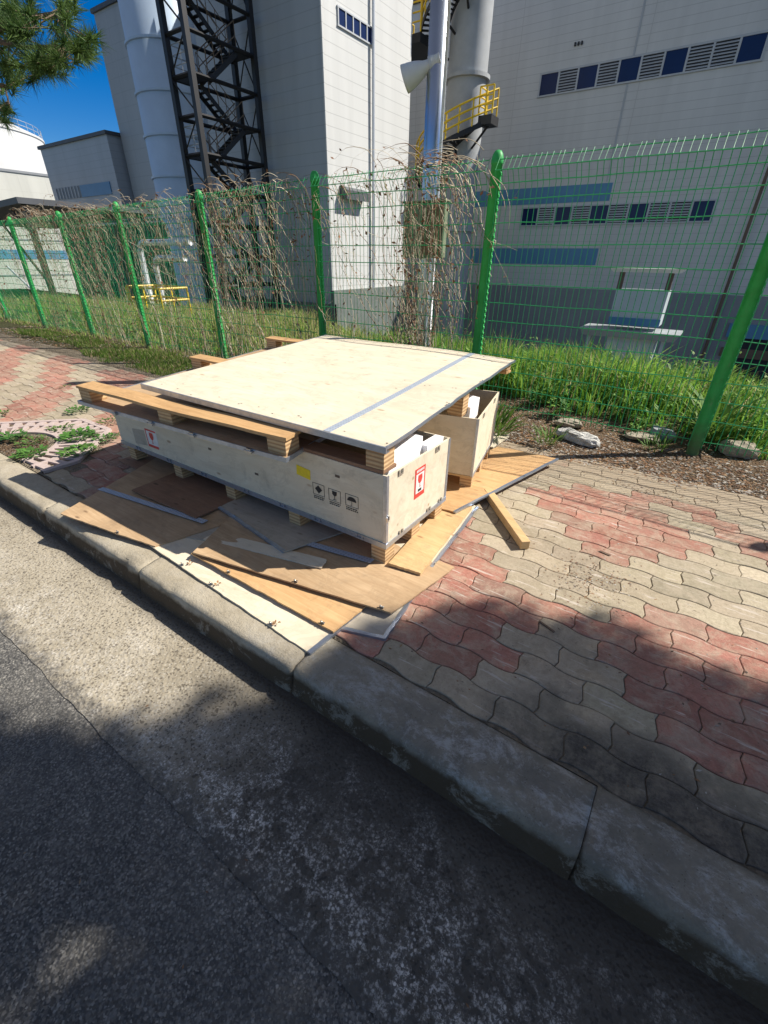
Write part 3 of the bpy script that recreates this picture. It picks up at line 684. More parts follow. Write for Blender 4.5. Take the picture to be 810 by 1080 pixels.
# fragile label on the end, and the torn labels at the far left of the long side
def glasspts(cy, cz, k): return [(cy+a*k, cz+c_*k) for a, c_ in ((-.024, .04), (-.028, .01), (-.018, -.012), (-.003, -.02), (-.003, -.04), (-.016, -.046), (.016, -.046), (.003, -.04), (.003, -.02), (.018, -.012), (.028, .01), (.024, .04))]
xe = X1+.001
b = MB(); b.box(xe, xe+.0012, 1.846, 1.955, .310, .486); lab = b.build('fragile_label', 'label_red', end1)
b = MB(); b.box(xe+.0012, xe+.0020, 1.859, 1.942, .338, .452); b.build('label_ground', 'paper_white', lab)
b = MB(); b.add([(xe+.0026, y, z) for y, z in glasspts(1.900, .410, .85)], [tuple(range(12))]); b.build('glass_mark', 'label_red', lab)
b = MB(); b.box(xe+.0021, xe+.0026, 1.882, 1.918, .345, .360); b.build('label_print', 'ink_black', lab)
b = MB()
for k in range(6): b.box(xe+.0012, xe+.0019, 1.863+k*.0135, 1.872+k*.0135, .462, .476)
b.build('label_print', 'paper_white', lab)
b = MB(); b.obox((-3.20, Y0-.0012, .345), (.145, 0, .012), (0, .0012, 0), (.0, 0, -.135)); lab = b.build('shipping_label', 'paper_white', front)
b = MB(); y = Y0-.0022
for (a, c, d, e) in ((-3.195, -3.06, .338, .350), (-3.195, -3.06, .212, .232), (-3.195, -3.186, .232, .338)): b.box(a, c, y, y+.0009, d, e)
b.add([(x, y, z) for x, z in glasspts(-3.125, .290, .95)], [tuple(range(12))]); b.build('glass_mark', 'label_red', lab)
b = MB(); b.obox((-3.38, Y0-.0011, .310), (.165, 0, .02), (0, .0011, 0), (0, 0, -.12)); lab2 = b.build('torn_paper', 'grey_plywood', front)
b = MB(); 
for (x, z) in ((-1.38, .462), (-2.45, .36), (-2.02, .30)): b.box(x, x+.03, Y0-.0022, Y0-.0005, z, z+.014)
b.build('scuff', 'door_brown', front)

# second crate, turned slightly
c2 = thing('wooden_crate', (-1.65, 2.95, 0), 'pale plywood crate standing behind the long crate, turned a little', 'crate', 'open plywood crates')
A = Vector((-1.058, 2.622, 0)); dY = Vector((-.155, .735, 0)); dYn = dY.normalized(); dX = Vector((-dYn.y, dYn.x, 0))   # dX points left
LY, LX = .75, 1.25; zb, ztp = .155, .558
def ob(mb, u0, u1, v0, v1, z0, z1):   # u along dX (left), v along dYn (away)
    mb.obox(A+dX*u0+dYn*v0+Vector((0,0,z0)), dYn*(v1-v0), dX*(u1-u0), (0,0,z1-z0))
b = MB(); ob(b, 0, LX, 0, T, zb, ztp); b.build('side_panel', 'cream_plywood', c2, .0015)
b = MB(); ob(b, 0, LX, LY-T, LY, zb, ztp-.002); b.build('side_panel', 'cream_plywood', c2, .0015)
b = MB(); ob(b, -.001, T, T, LY-T, zb, ztp-.003); b.build('end_panel', 'cream_plywood_turned', c2, .0015)
b = MB(); ob(b, LX-T, LX, T, LY-T, zb, ztp-.003); b.build('end_panel', 'cream_plywood_turned', c2, .0015)
b = MB(); ob(b, -.003, LX, -.003, LY+.003, zb-.016, zb-.001); b.build('floor_panel', 'tan_plank_turned', c2, .0015)
b = MB(); ob(b, -.004, .010, -.004, -.0005, zb, ztp+.001); ob(b, -.0045, -.0012, -.0035, .014, zb, ztp); b.build('corner_strip', 'galvanised_strip', c2)
b = MB(); ob(b, -.0045, -.0012, LY-.016, LY+.002, zb, ztp); b.build('corner_strip', 'galvanised_strip', c2)
b = MB(); ob(b, -.005, -.0012, .0, LY, zb-.014, zb+.008); b.build('metal_edge', 'galvanised_strip', c2)
for u in (.0, LX/2, LX-.095):
    b = MB(); ob(b, u+.002, u+.092, .03, LY+.02, .012, .034); b.build('runner', 'tan_plank_turned', c2, .002)
    for v in (.035, LY/2-.05, LY-.13):
        b = MB(); ob(b, u+.004, u+.088, v, v+.10, .035, zb-.017); b.build('leg_block', 'layered_block', c2, .002)
for v in (.16, .55):
    b = MB(); p = A-dX*.002+dYn*v+Vector((0,0,ztp-.035)); clipmesh(b, p, dYn, -dX, .018); b.build('clip', 'steel_clip', c2)

# foam packing sticking out of both crates
def slab(name, label, o_, u, v, w_):
    b = MB(); b.obox(o_, u, v, w_); o = b.build(name, 'foam_white', None, .004, origin=o_); tag(o, label, 'packing foam', 'white packing foam'); return o
slab('foam_sheet', 'upright white foam sheet leaning inside the end of the long crate', (-1.17, 1.62, .25), (.075, 0, 0), (.0, .36, .0), (-.02, .03, .365))
slab('foam_block', 'low white foam block against the end wall of the long crate', (-1.135, 2.0, .25), (.055, 0, 0), (0, .19, 0), (0, 0, .318))
slab('foam_sheet', 'white foam sheet standing in the crate behind', (-1.235, 2.66, .26), (.10, -.02, 0), (-.055, .27, 0), (-.01, .04, .345))

# upside-down pallet base lying on the long crate
pb = thing('pallet_base', (-2.6, 2.3, .555), 'upside down plywood pallet base with tan runners, overhanging the long crate on the kerb side', 'pallet')
Q = [(-3.45, 1.315, .556), (-1.575, 1.435, .556), (-1.87, 3.53, .612), (-3.745, 3.42, .615)]
qp = lambda u, v, dz=0: quad(Q, u, v)+Vector((0, 0, dz))
b = MB(); b.sheet(lambda u, v: qp(u, v, .010), 12, 12, .010); b.build('panel', 'brown_plywood', pb)
def qbar(mb, u0, u1, v0, v1, z0, z1, wob=0):
    B = [qp(u0, v0, z0), qp(u1, v0, z0), qp(u1, v1, z0), qp(u0, v1, z0)]
    mb.hexa(B, [p+Vector((0, 0, z1-z0)) for p in B])
b = MB(); qbar(b, -.002, 1.002, -.004, -.0006, -.010, .014); qbar(b, -.002, 1.002, -.0006, .014, -.010, -.004); b.build('metal_edge', 'galvanised_strip', pb)
b = MB(); qbar(b, 1.0006, 1.004, -.004, 1.0, -.010, .014); b.build('metal_edge', 'galvanised_strip', pb)
b = MB(); qbar(b, -.004, -.0006, -.004, 1.0, -.010, .014); b.build('metal_edge', 'galvanised_strip', pb)
for u in (.22, .42, .62, .86):
    b = MB(); qbar(b, u, u+.018, -.010, -.0045, -.012, .016); qbar(b, u-.006, u+.024, -.012, -.0045, -.002, .006); b.build('clip', 'steel_clip', pb)
for vi, (v0, v1) in enumerate(((.008, .062), (.472, .526), (.938, .992))):
    for u in (.004, .455, .928):
        b = MB(); qbar(b, u, u+.066, v0, v1, .0105, .094); b.build('block', 'layered_block', pb, .002)
    def run(u, v, v0=v0, v1=v1):
        p = qp(lerp(-.002, 1.0, u), lerp(v0-.002, v1+.004, v), .1125); p.y += .006*(fbm(u*11, v0*9+v*3)-.5); p.z += .009*math.sin(u*9+v0*7)*math.sin(math.pi*u)**2 - .010*math.sin(math.pi*((u*2) % 1))*.5; return p
    b = MB(); b.sheet(run, 30, 3, .0175); b.build('runner', 'tan_plank', pb)

# the big cream lid on top
ld = thing('crate_lid', (-2.1, 2.6, .70), 'large square cream plywood lid with a steel strip, lying on top of the whole pile', 'crate lid')
L = [(-2.975, 1.53, .712), (-1.055, 1.572, .702), (-1.228, 3.65, .752), (-3.225, 3.67, .757)]
lp = lambda u, v, dz=0: quad(L, u, v)+Vector((0, 0, dz))
def lidtop(u, v):
    p = lp(u, v); p.z += .007*math.sin(math.pi*u*2.1+.4)*math.sin(math.pi*v*1.6)
    ed = max(0, u-.97)/.03; p.x += ed*.008*(fbm(v*9, 3)-.5)*2; p.z += ed*.012*(fbm(v*14, 9)-.5); return p
b = MB(); b.sheet(lidtop, 40, 30, .009); lidp = b.build('panel', 'cream_plywood', ld)
def lbar(mb, u0, u1, v0, v1, z0, z1, n=1):
    for k in range(n):
        a, c = lerp(u0, u1, k/n), lerp(u0, u1, (k+1)/n); B = [lp(a, v0, z0), lp(c, v0, z0), lp(c, v1, z0), lp(a, v1, z0)]; mb.hexa(B, [p+Vector((0,0,z1-z0)) for p in B])
b = MB()
b.sheet(lambda u, v: Vector(lidtop(lerp(.803, .826, u), lerp(.002, .998, v)))+Vector((0, 0, .0022)), 2, 40, .0018); b.build('metal_strip', 'perforated_strap', ld)
b = MB(); lbar(b, 0, 1, -.005, -.0008, -.030, .0015, 8); lbar(b, 0, 1, -.0008, .012, -.030, -.026, 8); b.build('metal_edge', 'galvanised_strip', ld)
b = MB(); b.sheet(lambda u, v: Vector(lidtop(1, v))+Vector((lerp(-.003, .006, u), 0, .0012+.004*(fbm(v*22, 1)-.5))), 1, 40, .014); b.build('metal_edge', 'galvanised_strip', ld)
b = MB(); lbar(b, -.003, -.0005, 0, 1, -.018, .001); b.build('metal_edge', 'galvanised_strip', ld)
for v in (.34, .62):
    b = MB(); p = lidtop(.99, v); clipmesh(b, (p[0]+.012, p[1], p[2]-.006), (0, 1, 0), (1, 0, 0), .022, .004); b.build('clip', 'steel_clip', ld)
for (u, v) in ((.955, .004), (.955, .49), (.955, .945), (.60, .945), (.02, .945), (.5, .49)):
    b = MB(); z1_ = -.0125
    B = [lp(u-.02, v, z1_), lp(u+.034, v, z1_), lp(u+.034, v+.05, z1_), lp(u-.02, v+.05, z1_)]
    low = .577 if v < .3 else (.5625 if v < .8 else .672)
    b.hexa([Vector((p.x, p.y, low)) for p in B], B); b.build('block', 'layered_block', ld, .002)
b = MB(); P0 = lp(.24, .004); P1 = lp(.988, .004); b.hexa([(P0.x+.42, P0.y+.02, .557), (P1.x, P1.y, .557), (P1.x, P1.y+.115, .557), (P0.x+.42, P0.y+.12, .557)], [(P0.x+.42, P0.y+.02, .575), (P1.x, P1.y, .575), (P1.x, P1.y+.115, .575), (P0.x+.42, P0.y+.12, .575)]); b.build('runner', 'dark_plywood', ld, .002)
b = MB(); P1 = lp(.99, .945); P0 = lp(.1, .945); b.hexa([(P0.x, P0.y, .652), (P1.x, P1.y, .652), (P1.x, P1.y+.1, .652), (P0.x, P0.y+.1, .652)], [(P0.x, P0.y, .670), (P1.x, P1.y, .670), (P1.x, P1.y+.1, .670), (P0.x, P0.y+.1, .670)]); b.build('runner', 'tan_plank', ld, .002)
b = MB()
for _ in range(46):
    u, v = random.random(), random.random()
    if random.random() < .6: v = random.choice((.03, .5, .96))+random.gauss(0, .012)
    p = Vector(lidtop(min(.99, max(.01, u)), min(.99, max(.01, v)))); s_ = random.uniform(.003, .007); a = random.random()*3
    pts = [(p.x+s_*random.uniform(.6, 1.6)*math.cos(a+k*1.05), p.y+s_*random.uniform(.5, 1.1)*math.sin(a+k*1.05), p.z+.0012) for k in range(6)]; b.add(pts, [tuple(range(6))])
b.build('nail_holes', 'door_brown', lidp)

# ------------------------------------------------------------------ plywood sheets strewn beneath
def board(label, P, mat, th=.009, warp=.008, name='plywood_board'):
    c = sum((Vector(p) for p in P), Vector())/4; t = thing(name, (c.x, c.y, 0), label, 'plywood board', 'loose boards under the crates')
    s_ = random.random()*9
    def fn(u, v):
        p = quad(P, u, v); p.z += warp*(fbm(u*2+s_, v*2+s_)-.5); ed = .007*(fbm(u*13+s_, v*13)-.5)+.006*(fbm(u*41+s_, v*41)-.5); p.x += ed; p.y += .8*ed; return p
    b = MB(); b.sheet(fn, 44, 26, th); b.build('panel', mat, t)
    return t, fn
def strip_on(t, P0, P1, wd, z, name='metal_strip', mat='galvanised_strip', fn=None):
    P0, P1 = Vector((*P0, z)), Vector((*P1, z)); d = (P1-P0).normalized(); pv = Vector((-d.y, d.x, 0))*wd
    b = MB(); b.obox(P0-pv/2, P1-P0, pv, (0, 0, .003)); b.build(name, mat, t)
def edge_strip(t, fn, side, name='metal_edge'):
    b = MB()
    if side == 'R': g = lambda u, v: Vector(fn(1, v))+Vector((lerp(-.016, .003, u), 0, .002))
    elif side == 'F': g = lambda u, v: Vector(fn(v, 0))+Vector((0, lerp(.016, -.003, u), .002))
    elif side == 'L': g = lambda u, v: Vector(fn(0, v))+Vector((lerp(.012, -.003, u), 0, .002))
    b.sheet(g, 1, 14, .013); b.build(name, 'galvanised_strip', t)
def clips_on(t, fn, us, side='F', n='clip'):
    for u in us:
        p = Vector(fn(u, .0)) if side == 'F' else Vector(fn(1, u)); b = MB()
        clipmesh(b, p+Vector((0, .012, .001)), (1, 0, 0) if side == 'F' else (0, 1, 0), (0, -1, 0) if side == 'F' else (1, 0, 0), .011, .002); b.build(n, 'steel_clip', t)
t, fn = board('broad brown board with a blue steel strip, its left corner jutting over the kerb', [(-2.97, .825, .062), (-2.215, .98, .030), (-1.98, 1.78, .016), (-3.45, 1.80, .014)], 'brown_plywood', warp=.010)
b = MB(); b.sheet(lambda u, v: Vector((lerp(-3.14, -2.20, v), lerp(1.150, 1.300, v)+lerp(-.02, .02, u), .052-.012*v)), 1, 10, .003); b.build('metal_strip', 'perforated_strap', t)
clips_on(t, fn, (.62,))
t, fn = board('long whitish board lying along the kerb edge at the bottom of the pile', [(-2.27, .975, .022), (-.985, .915, .014), (-.955, 1.30, .012), (-2.3, 1.42, .012)], 'cream_plywood', warp=.006)
edge_strip(t, fn, 'R'); clips_on(t, fn, (.25, .45, .8))
t, fn = board('narrow tan board between the whitish board and the big brown sheet', [(-1.97, 1.045, .044), (-.975, 1.055, .030), (-.955, 1.31, .024), (-1.97, 1.48, .026)], 'orange_plywood', warp=.006)
clips_on(t, fn, (.30, .93))
t, fn = board('big brown sheet fanning out from under the near corner of the long crate', [(-1.94, 1.04, .066), (-.825, 1.285, .046), (-.76, 1.80, .018), (-2.32, 1.84, .016)], 'brown_plywood', warp=.004)
clips_on(t, fn, (.55, .95))
b = MB(); b.sheet(lambda u, v: Vector((lerp(-1.60, -1.13, v), lerp(1.465, 1.56, v)+lerp(-.02, .02, u), .052-.008*v)), 1, 6, .003); b.build('metal_strip', 'perforated_strap', t)
t, fn = board('pale weathered board peeping out between the brown sheets near the kerb', [(-2.50, 1.02, .020), (-1.75, 1.30, .026), (-1.85, 1.70, .016), (-2.62, 1.62, .014)], 'grey_plywood', warp=.004)
edge_strip(t, fn, 'R')
t, fn = board('dark board lying deepest, showing at the back left under the crate', [(-3.62, 1.52, .010), (-3.0, 1.50, .012), (-2.9, 2.2, .010), (-3.65, 2.2, .010)], 'dark_plywood', warp=.003)
t, fn = board('splintered narrow plywood offcut lying across the big brown sheet', [(-2.02, 1.16, .056), (-1.30, 1.345, .058), (-1.33, 1.42, .052), (-2.04, 1.26, .050)], 'cream_plywood', warp=.006)
t, fn = board('light grey board showing as a diamond under the long side of the crate', [(-2.27, 1.455, .046), (-1.55, 1.325, .068), (-1.44, 1.74, .030), (-2.32, 1.86, .026)], 'grey_plywood', warp=.004)
edge_strip(t, fn, 'F'); clips_on(t, fn, (.25, .75))
t, fn = board('small dark brown board with black edges below the crate left end', [(-2.93, 1.255, .058), (-2.27, 1.285, .052), (-2.28, 1.72, .030), (-3.02, 1.74, .026)], 'dark_plywood', warp=.003)
t, fn = board('light tan plank on the ground along the sunlit end of the long crate', [(-1.045, 1.585, .052), (-.865, 1.615, .046), (-.945, 2.42, .046), (-1.14, 2.50, .046)], 'tan_plank_turned', .016, .003)
t, fn = board('pale board with a bent steel edge under the tan plank', [(-1.30, 1.44, .016), (-.83, 1.44, .020), (-.925, 2.47, .026), (-1.30, 2.6, .016)], 'cream_plywood_turned', warp=.006)
edge_strip(t, fn, 'R'); clips_on(t, fn, (.3, .62, .9), 'R')
t, fn = board('bright orange board pointing out to the right from under the far crate', [(-1.50, 2.25, .040), (-.995, 2.265, .060), (-.705, 3.515, .070), (-1.235, 3.58, .030)], 'orange_plywood', warp=.010)
edge_strip(t, fn, 'R')
t, fn = board('scrap of pale board just behind the far crate', [(-1.50, 3.52, .018), (-1.27, 3.56, .020), (-1.255, 3.93, .020), (-1.48, 3.9, .018)], 'cream_plywood', warp=.003)
t, fn = board('grey board corner with blue steel rim beside the whitish board end', [(-1.02, 1.085, .012), (-.775, 1.165, .012), (-.815, 1.45, .012), (-1.06, 1.45, .012)], 'grey_plywood', warp=.002)
edge_strip(t, fn, 'F'); edge_strip(t, fn, 'R')
for x, y in ((-1.92, 1.00), (-1.66, .975), (-1.22, .955)):
    V, F, C = leaf_cluster(x, y, .022, .010, 7, .017, (.30, .17, .08), .5, .3)
    tag(npmesh('wood_shred', V, F, C, 'litter', org=(x, y, .026)), 'small torn brown wood shred on the front edge of the whitish board', 'wood shred', 'wood shreds on the whitish board')
# loose batten
P0, P1 = Vector((-.955, 2.69, .012)), Vector((-.515, 2.205, .004)); d = P1-P0; pv = Vector((-d.y, d.x, 0)).normalized()
b = MB(); b.obox(P0+pv*.026, d, -pv*.052, (0, 0, .052)); o = b.build('wooden_batten', 'tan_plank_turned', None, .003, origin=(P0+P1)/2); tag(o, 'loose square wooden batten lying on the pavers right of the pile', 'wood batten')

# ------------------------------------------------------------------ stones and litter
def rock(name, label, cat, x, y, sx, sy, sz, rot, mat, seed, group=None, z0=0):
    b = MB(); n, m_ = 14, 9; random.seed(seed); off = random.random()*40
    vs = []; fs = []
    for j in range(m_):
        ph = math.pi*j/(m_-1)
        for i in range(n):
            th = 2*math.pi*i/n; d = Vector((math.sin(ph)*math.cos(th), math.sin(ph)*math.sin(th), math.cos(ph)))
            k = .55+.75*fbm(2.9*d.x+off, 2.9*d.y+2.3*d.z+off)+.22*(fbm(8*d.x+off, 8*d.y+7*d.z)-.5); q = [math.copysign(abs(c)**.7, c)*k for c in d]
            X, Y, Z = q[0]*sx, q[1]*sy, q[2]*sz; vs.append((x+X*math.cos(rot)-Y*math.sin(rot), y+X*math.sin(rot)+Y*math.cos(rot), z0+Z+sz*.55))
    for j in range(m_-1):
        for i in range(n): fs.append((j*n+i, j*n+(i+1) % n, (j+1)*n+(i+1) % n, (j+1)*n+i))
    b.add(vs, fs); o = b.build(name, mat, None, origin=(x, y, z0)); tag(o, label, cat, group); return o
rock('crumpled_sack', 'crumpled dirty white sack lying on the dirt strip', 'sack', -.72, 4.24, .21, .085, .055, -.28, 'sack_white', 3)
rock('rock', 'flat pale stone slab on the dirt between the sack and the right post', 'rock', -.24, 4.66, .17, .09, .028, .1, 'rock_pale', 5, 'stones on the dirt strip')
rock('rock', 'yellowish rock on the dirt right of the green post', 'rock', .50, 4.72, .14, .10, .075, .2, 'rock_pale', 8, 'stones on the dirt strip')
rock('rock', 'small pale stone half hidden in grass behind the sack', 'rock', -.90, 4.62, .13, .07, .04, .3, 'rock_pale', 12, 'stones on the dirt strip')
rock('rock', 'grey stone under the fence near the right post', 'rock', -.08, 4.80, .12, .08, .06, 0, 'plinth_grey', 14, 'stones on the dirt strip')
random.seed(21)
b = MB(); b.obox((-.160, 2.43, .0), (.060, -.012, 0), (.006, .016, 0), (0, 0, .006)); tag(b.build('bark_piece', 'pine_bark', None, .002, origin=(-.16, 2.44, 0)), 'dark bark chip lying in the sunlit red pavers', 'bark chip')
b = MB(); b.obox((-.26, 1.665, .0), (.075, -.028, 0), (.003, .010, 0), (0, 0, .007)); tag(b.build('twig', 'pine_bark', None, .002, origin=(-.25, 1.66, 0)), 'dark twig on the pavers in the tree shade', 'twig')

# ------------------------------------------------------------------ fence
FY = 4.55
posts = [(2.28, 2.23), (.178, 2.22), (-1.95, 2.215), (-4.07, 2.215), (-6.14, 2.155), (-8.25, 2.11), (-10.235, 2.055), (-12.38, 2.03), (-14.45, 2.02), (-16.5, 2.0)]
fn_ = thing('wire_fence', (-5, FY, 0), 'green welded wire mesh fence on round green posts along the pavement', 'fence')
fn_['label'] = 'green welded wire mesh fence on round posts behind the pavement'
for x, z in posts:
    b = MB(); r = .047
    b.lathe(x, FY, [(r, -.1), (r, z-.055), (r*1.02, z-.055), (r*1.12, z-.045), (r*1.12, z-.02), (r*.95, z+.015), (r*.6, z+.042), (0.001, z+.05)], 20); po = b.build('post', 'fence_green', fn_, smooth=True)
    b = MB()
    N_ = int((z-.12)/.052); ol = [(x+r*.80, .04)]
    for k in range(N_): zz = .05+k*.052; ol += [(x+r*1.02, zz), (x+r*1.17, zz+.006), (x+r*1.17, zz+.022), (x+r*1.02, zz+.028)]
    ol += [(x+r*.80, z-.08)]; n_ = len(ol); b.add([(p, FY-.014, q) for p, q in ol]+[(p, FY+.012, q) for p, q in ol], [tuple(range(n_)), tuple(range(2*n_-1, n_-1, -1))]+[((k+1) % n_, k, n_+k, n_+(k+1) % n_) for k in range(n_)])
    b.build('clip_rail', 'fence_green', po)
wires = [.12, .30, .46, .61, .77, .92, 1.08, 1.24, 1.40, 1.56, 1.73, 1.90, 2.02]
for i in range(len(posts)-1):
    (xb, zb_), (xa, za) = posts[i], posts[i+1]; b = MB(); sag = lambda x: lerp(za, zb_, (x-xa)/(xb-xa))-2.215
    yo = lambda z: -.075*sm(2.0, 2.11, z)+.075*sm(2.11, 2.2, z)     # folded top
    nW = int((xb-xa-.10)/.05)
    for k in range(nW+1):
        x = xa+.05+k*(xb-xa-.10)/nW; s_ = sag(x)
        zs = [.06, 1.0, 2.0, 2.105, 2.205]
        jx = random.gauss(0, .002)
        b.tube([(x+jx*q, FY-.052+yo(z), z+s_*(z/2.2)) for q, z in enumerate(zs)], .0030, 4, cap=False)
    for z in wires+[2.105, 2.185]:
        pts = []
        for q in range(9):
            x = lerp(xa+.05, xb-.05, q/8); pts.append((x, FY-.056+yo(z), z+sag(x)*(z/2.2)+random.gauss(0, .003)))
        b.tube(pts, .0040, 4, cap=False)
    b.build('mesh_panel', 'wire_green', fn_)

# ------------------------------------------------------------------ dead vines on the fence
def vine(xa, xb, n_hang, n_climb, n_top, leaves, label, zmax=2.2, tone=1.0, cluster=None):
    V = []; F = []; C = []
    def stem(pts, r, col):
        o_ = len(V)
        for i, p in enumerate(pts):
            rr = r*(1-.6*i/len(pts))
            for k in range(3):
                a = 2.094*k+.5; V.append((p[0]+rr*math.cos(a), p[1]+rr*math.sin(a)*.8, p[2]+rr*math.sin(a+1)*.8))
        for i in range(len(pts)-1):
            for k in range(3):
                k2 = (k+1) % 3; F.append([o_+i*3+k, o_+i*3+k2, o_+(i+1)*3+k2]); F.append([o_+i*3+k, o_+(i+1)*3+k2, o_+(i+1)*3+k]); C.extend([col, col])
    def colr():
        k = random.uniform(.6, 1.25)*tone; return random.choice(((.56*k, .47*k, .33*k), (.46*k, .36*k, .24*k), (.64*k, .56*k, .42*k), (.33*k, .215*k, .135*k)))
    def leaf(p):
        s_ = random.uniform(.012, .034); a = random.random()*6.28; e = random.uniform(-1.2, .6); o_ = len(V); d = Vector((math.cos(a)*math.cos(e), math.sin(a)*math.cos(e), math.sin(e))); q = d.orthogonal().normalized()*s_*.45
        P = Vector(p); V.extend([tuple(P), tuple(P+d*s_+q), tuple(P+d*s_*2), tuple(P+d*s_-q)]); k = random.uniform(.7, 1.2); c = (.27*k, .135*k, .075*k); F.append([o_, o_+1, o_+2]); F.append([o_, o_+2, o_+3]); C.extend([c, c])
    def xr():
        if cluster and random.random() < .75: return min(xb, max(xa, random.gauss(*random.choice(cluster))))
        return random.uniform(xa, xb)
    yv = lambda: FY-.05+random.gauss(0, .045)
    for _ in range(n_hang):
        x = xr(); z = zmax-random.random()**2*.9; y = yv(); pts = []; vx = random.gauss(0, .018); ln = random.uniform(.3, 1.5)
        for i in range(16):
            pts.append((x, y, z)); vx = vx*.8+random.gauss(0, .024); x += vx; y += random.gauss(0, .012)+(FY-.05-y)*.1; z -= ln/16*random.uniform(.6, 1.3)
            if z < .03: break
        if len(pts) > 2:
            stem(pts, random.uniform(.0020, .0046), colr())
            for p in pts:
                if random.random() < leaves: leaf(p)
    for _ in range(n_climb):
        x = xr(); z = 0; y = yv(); pts = []; vx = 0; top = random.uniform(.8, zmax)
        while z < top and len(pts) < 26:
            pts.append((x, y, z)); vx = vx*.8+random.gauss(0, .02); x += vx; y += random.gauss(0, .012)+(FY-.05-y)*.15; z += random.uniform(.06, .12)
        stem(pts, random.uniform(.0026, .0065), colr())
        for p in pts:
            if random.random() < leaves*.6: leaf(p)
    for _ in range(n_top):
        x = xr(); z = zmax-.04+random.gauss(0, .05); y = yv(); pts = []; a = random.choice((-1, 1)); e = random.uniform(-.1, .9)
        for i in range(14):
            pts.append((x, y, z)); e -= .16*random.uniform(.4, 1.4); x += a*.055*math.cos(e); z += .055*math.sin(e)*1.0; y += random.gauss(0, .02); a *= -1 if random.random() < .05 else 1
        stem(pts, random.uniform(.0026, .0055), colr())
        for p in pts:
            if random.random() < leaves*.5: leaf(p)
    o = npmesh('dead_vine', np.array(V), np.array(F), np.array(C), 'dry_vine', org=((xa+xb)/2, FY, 0)); tag(o, label, 'dead vine', 'dry vines on the fence')
random.seed(5)
vine(-3.95, -2.10, 62, 56, 36, .16, 'sparse dry vines climbing the fence bay behind the pile, below the horn speaker', 2.24, .95, [(-3.66, .10), (-2.62, .13), (-2.66, .07), (-2.40, .08)])
vine(-3.0, -2.25, 36, 50, 18, .30, 'thick brown column of dry vines hiding the foot of the steel pole', 2.24, .85, [(-2.62, .055), (-2.60, .10)])
vine(-6.05, -4.1, 140, 55, 40, .14, 'dry vines covering the fence bay in front of the black stair tower', 2.2, 1.0, [(-5.5, .3), (-5.0, .25), (-4.35, .12), (-5.8, .12)])
vine(-8.2, -6.2, 105, 40, 44, .12, 'brown vine thicket in the fence bay in front of the silver pipes', 2.15, 1.0)
vine(-10.2, -8.3, 100, 36, 55, .12, 'dense dry vines in the fence bay right of the shelter, before the green screen', 2.12, .95)
vine(-12.35, -10.3, 75, 20, 70, .14, 'dry vines mounded on the fence top beneath the dark shelter roof', 2.12, .95, [(-10.9, .4), (-11.2, .3)])
vine(-14.4, -12.45, 40, 15, 10, .2, 'thin dry vines on the leftmost fence bay in the photo', 2.05, 1)

# ------------------------------------------------------------------ pole, horn speaker, cabinets behind the fence
t = thing('steel_pole', (-3.17, 5.55, 0), 'tall shiny steel pole behind the fence carrying the horn speaker', 'pole')
b = MB(); b.lathe(-3.17, 5.55, [(.105, -.1), (.105, 2.4), (.10, 4.5), (.0, 4.5)], 28); b.build('shaft', 'steel_pole_metal', t, smooth=True)
b = MB(); b.lathe(-3.17, 5.55, [(.20, -.05), (.20, .06), (.11, .06)], 20); b.build('base_flange', 'steel_pole_metal', t)
b = MB(); b.tube([(-3.02, 5.46, 0), (-3.02, 5.46, 4.4)], .018, 8); b.build('conduit', 'pipe_metal', t, smooth=True)
t = thing('horn_speaker', (-3.2, 5.45, 3.2), 'cream white horn loudspeaker mounted on the steel pole', 'loudspeaker')
ax = Vector((-.86, -.30, -.34)).normalized(); c0 = Vector((-3.17, 5.50, 3.22)); b = MB()
pr = [(0, .045), (.08, .05), (.11, .056), (.15, .074), (.20, .092), (.26, .108), (.31, .117), (.335, .122), (.34, .122), (.325, .113), (.24, .085), (.17, .03)]
b.tube([c0+ax*s_ for s_, r in pr], [r for s_, r in pr], 24); b.build('horn', 'speaker_white', t, smooth=True)
b = MB(); b.tube([c0-ax*.06, c0+ax*.06], .066, 18); b.build('driver', 'speaker_white', t, smooth=True)
b = MB(); b.obox(c0+Vector((-.03, -.03, -.10)), (.06, 0, 0), (0, .1, 0), (0, 0, .16)); b.build('bracket', 'black_steel', t)
t = thing('equipment_cabinet', (-3.1, 5.42, 1.3), 'weathered mossy equipment cabinet on the steel pole, behind dry vines', 'cabinet')
b = MB(); b.box(-3.40, -2.86, 5.34, 5.44, 1.45, 2.0); b.build('housing', 'cabinet_green', t, .01)
for xa in (-3.385, -3.125): b = MB(); b.box(xa, xa+.245, 5.328, 5.338, 1.48, 1.97); b.build('door', 'cabinet_rust' if xa > -3.2 else 'cabinet_green', t, .004)
b = MB(); b.box(-3.42, -2.84, 5.31, 5.46, 2.003, 2.02); b.build('cap', 'cabinet_green', t, .004)

# ------------------------------------------------------------------ factory buildings
def wbox(mb, *a): mb.box(*a)
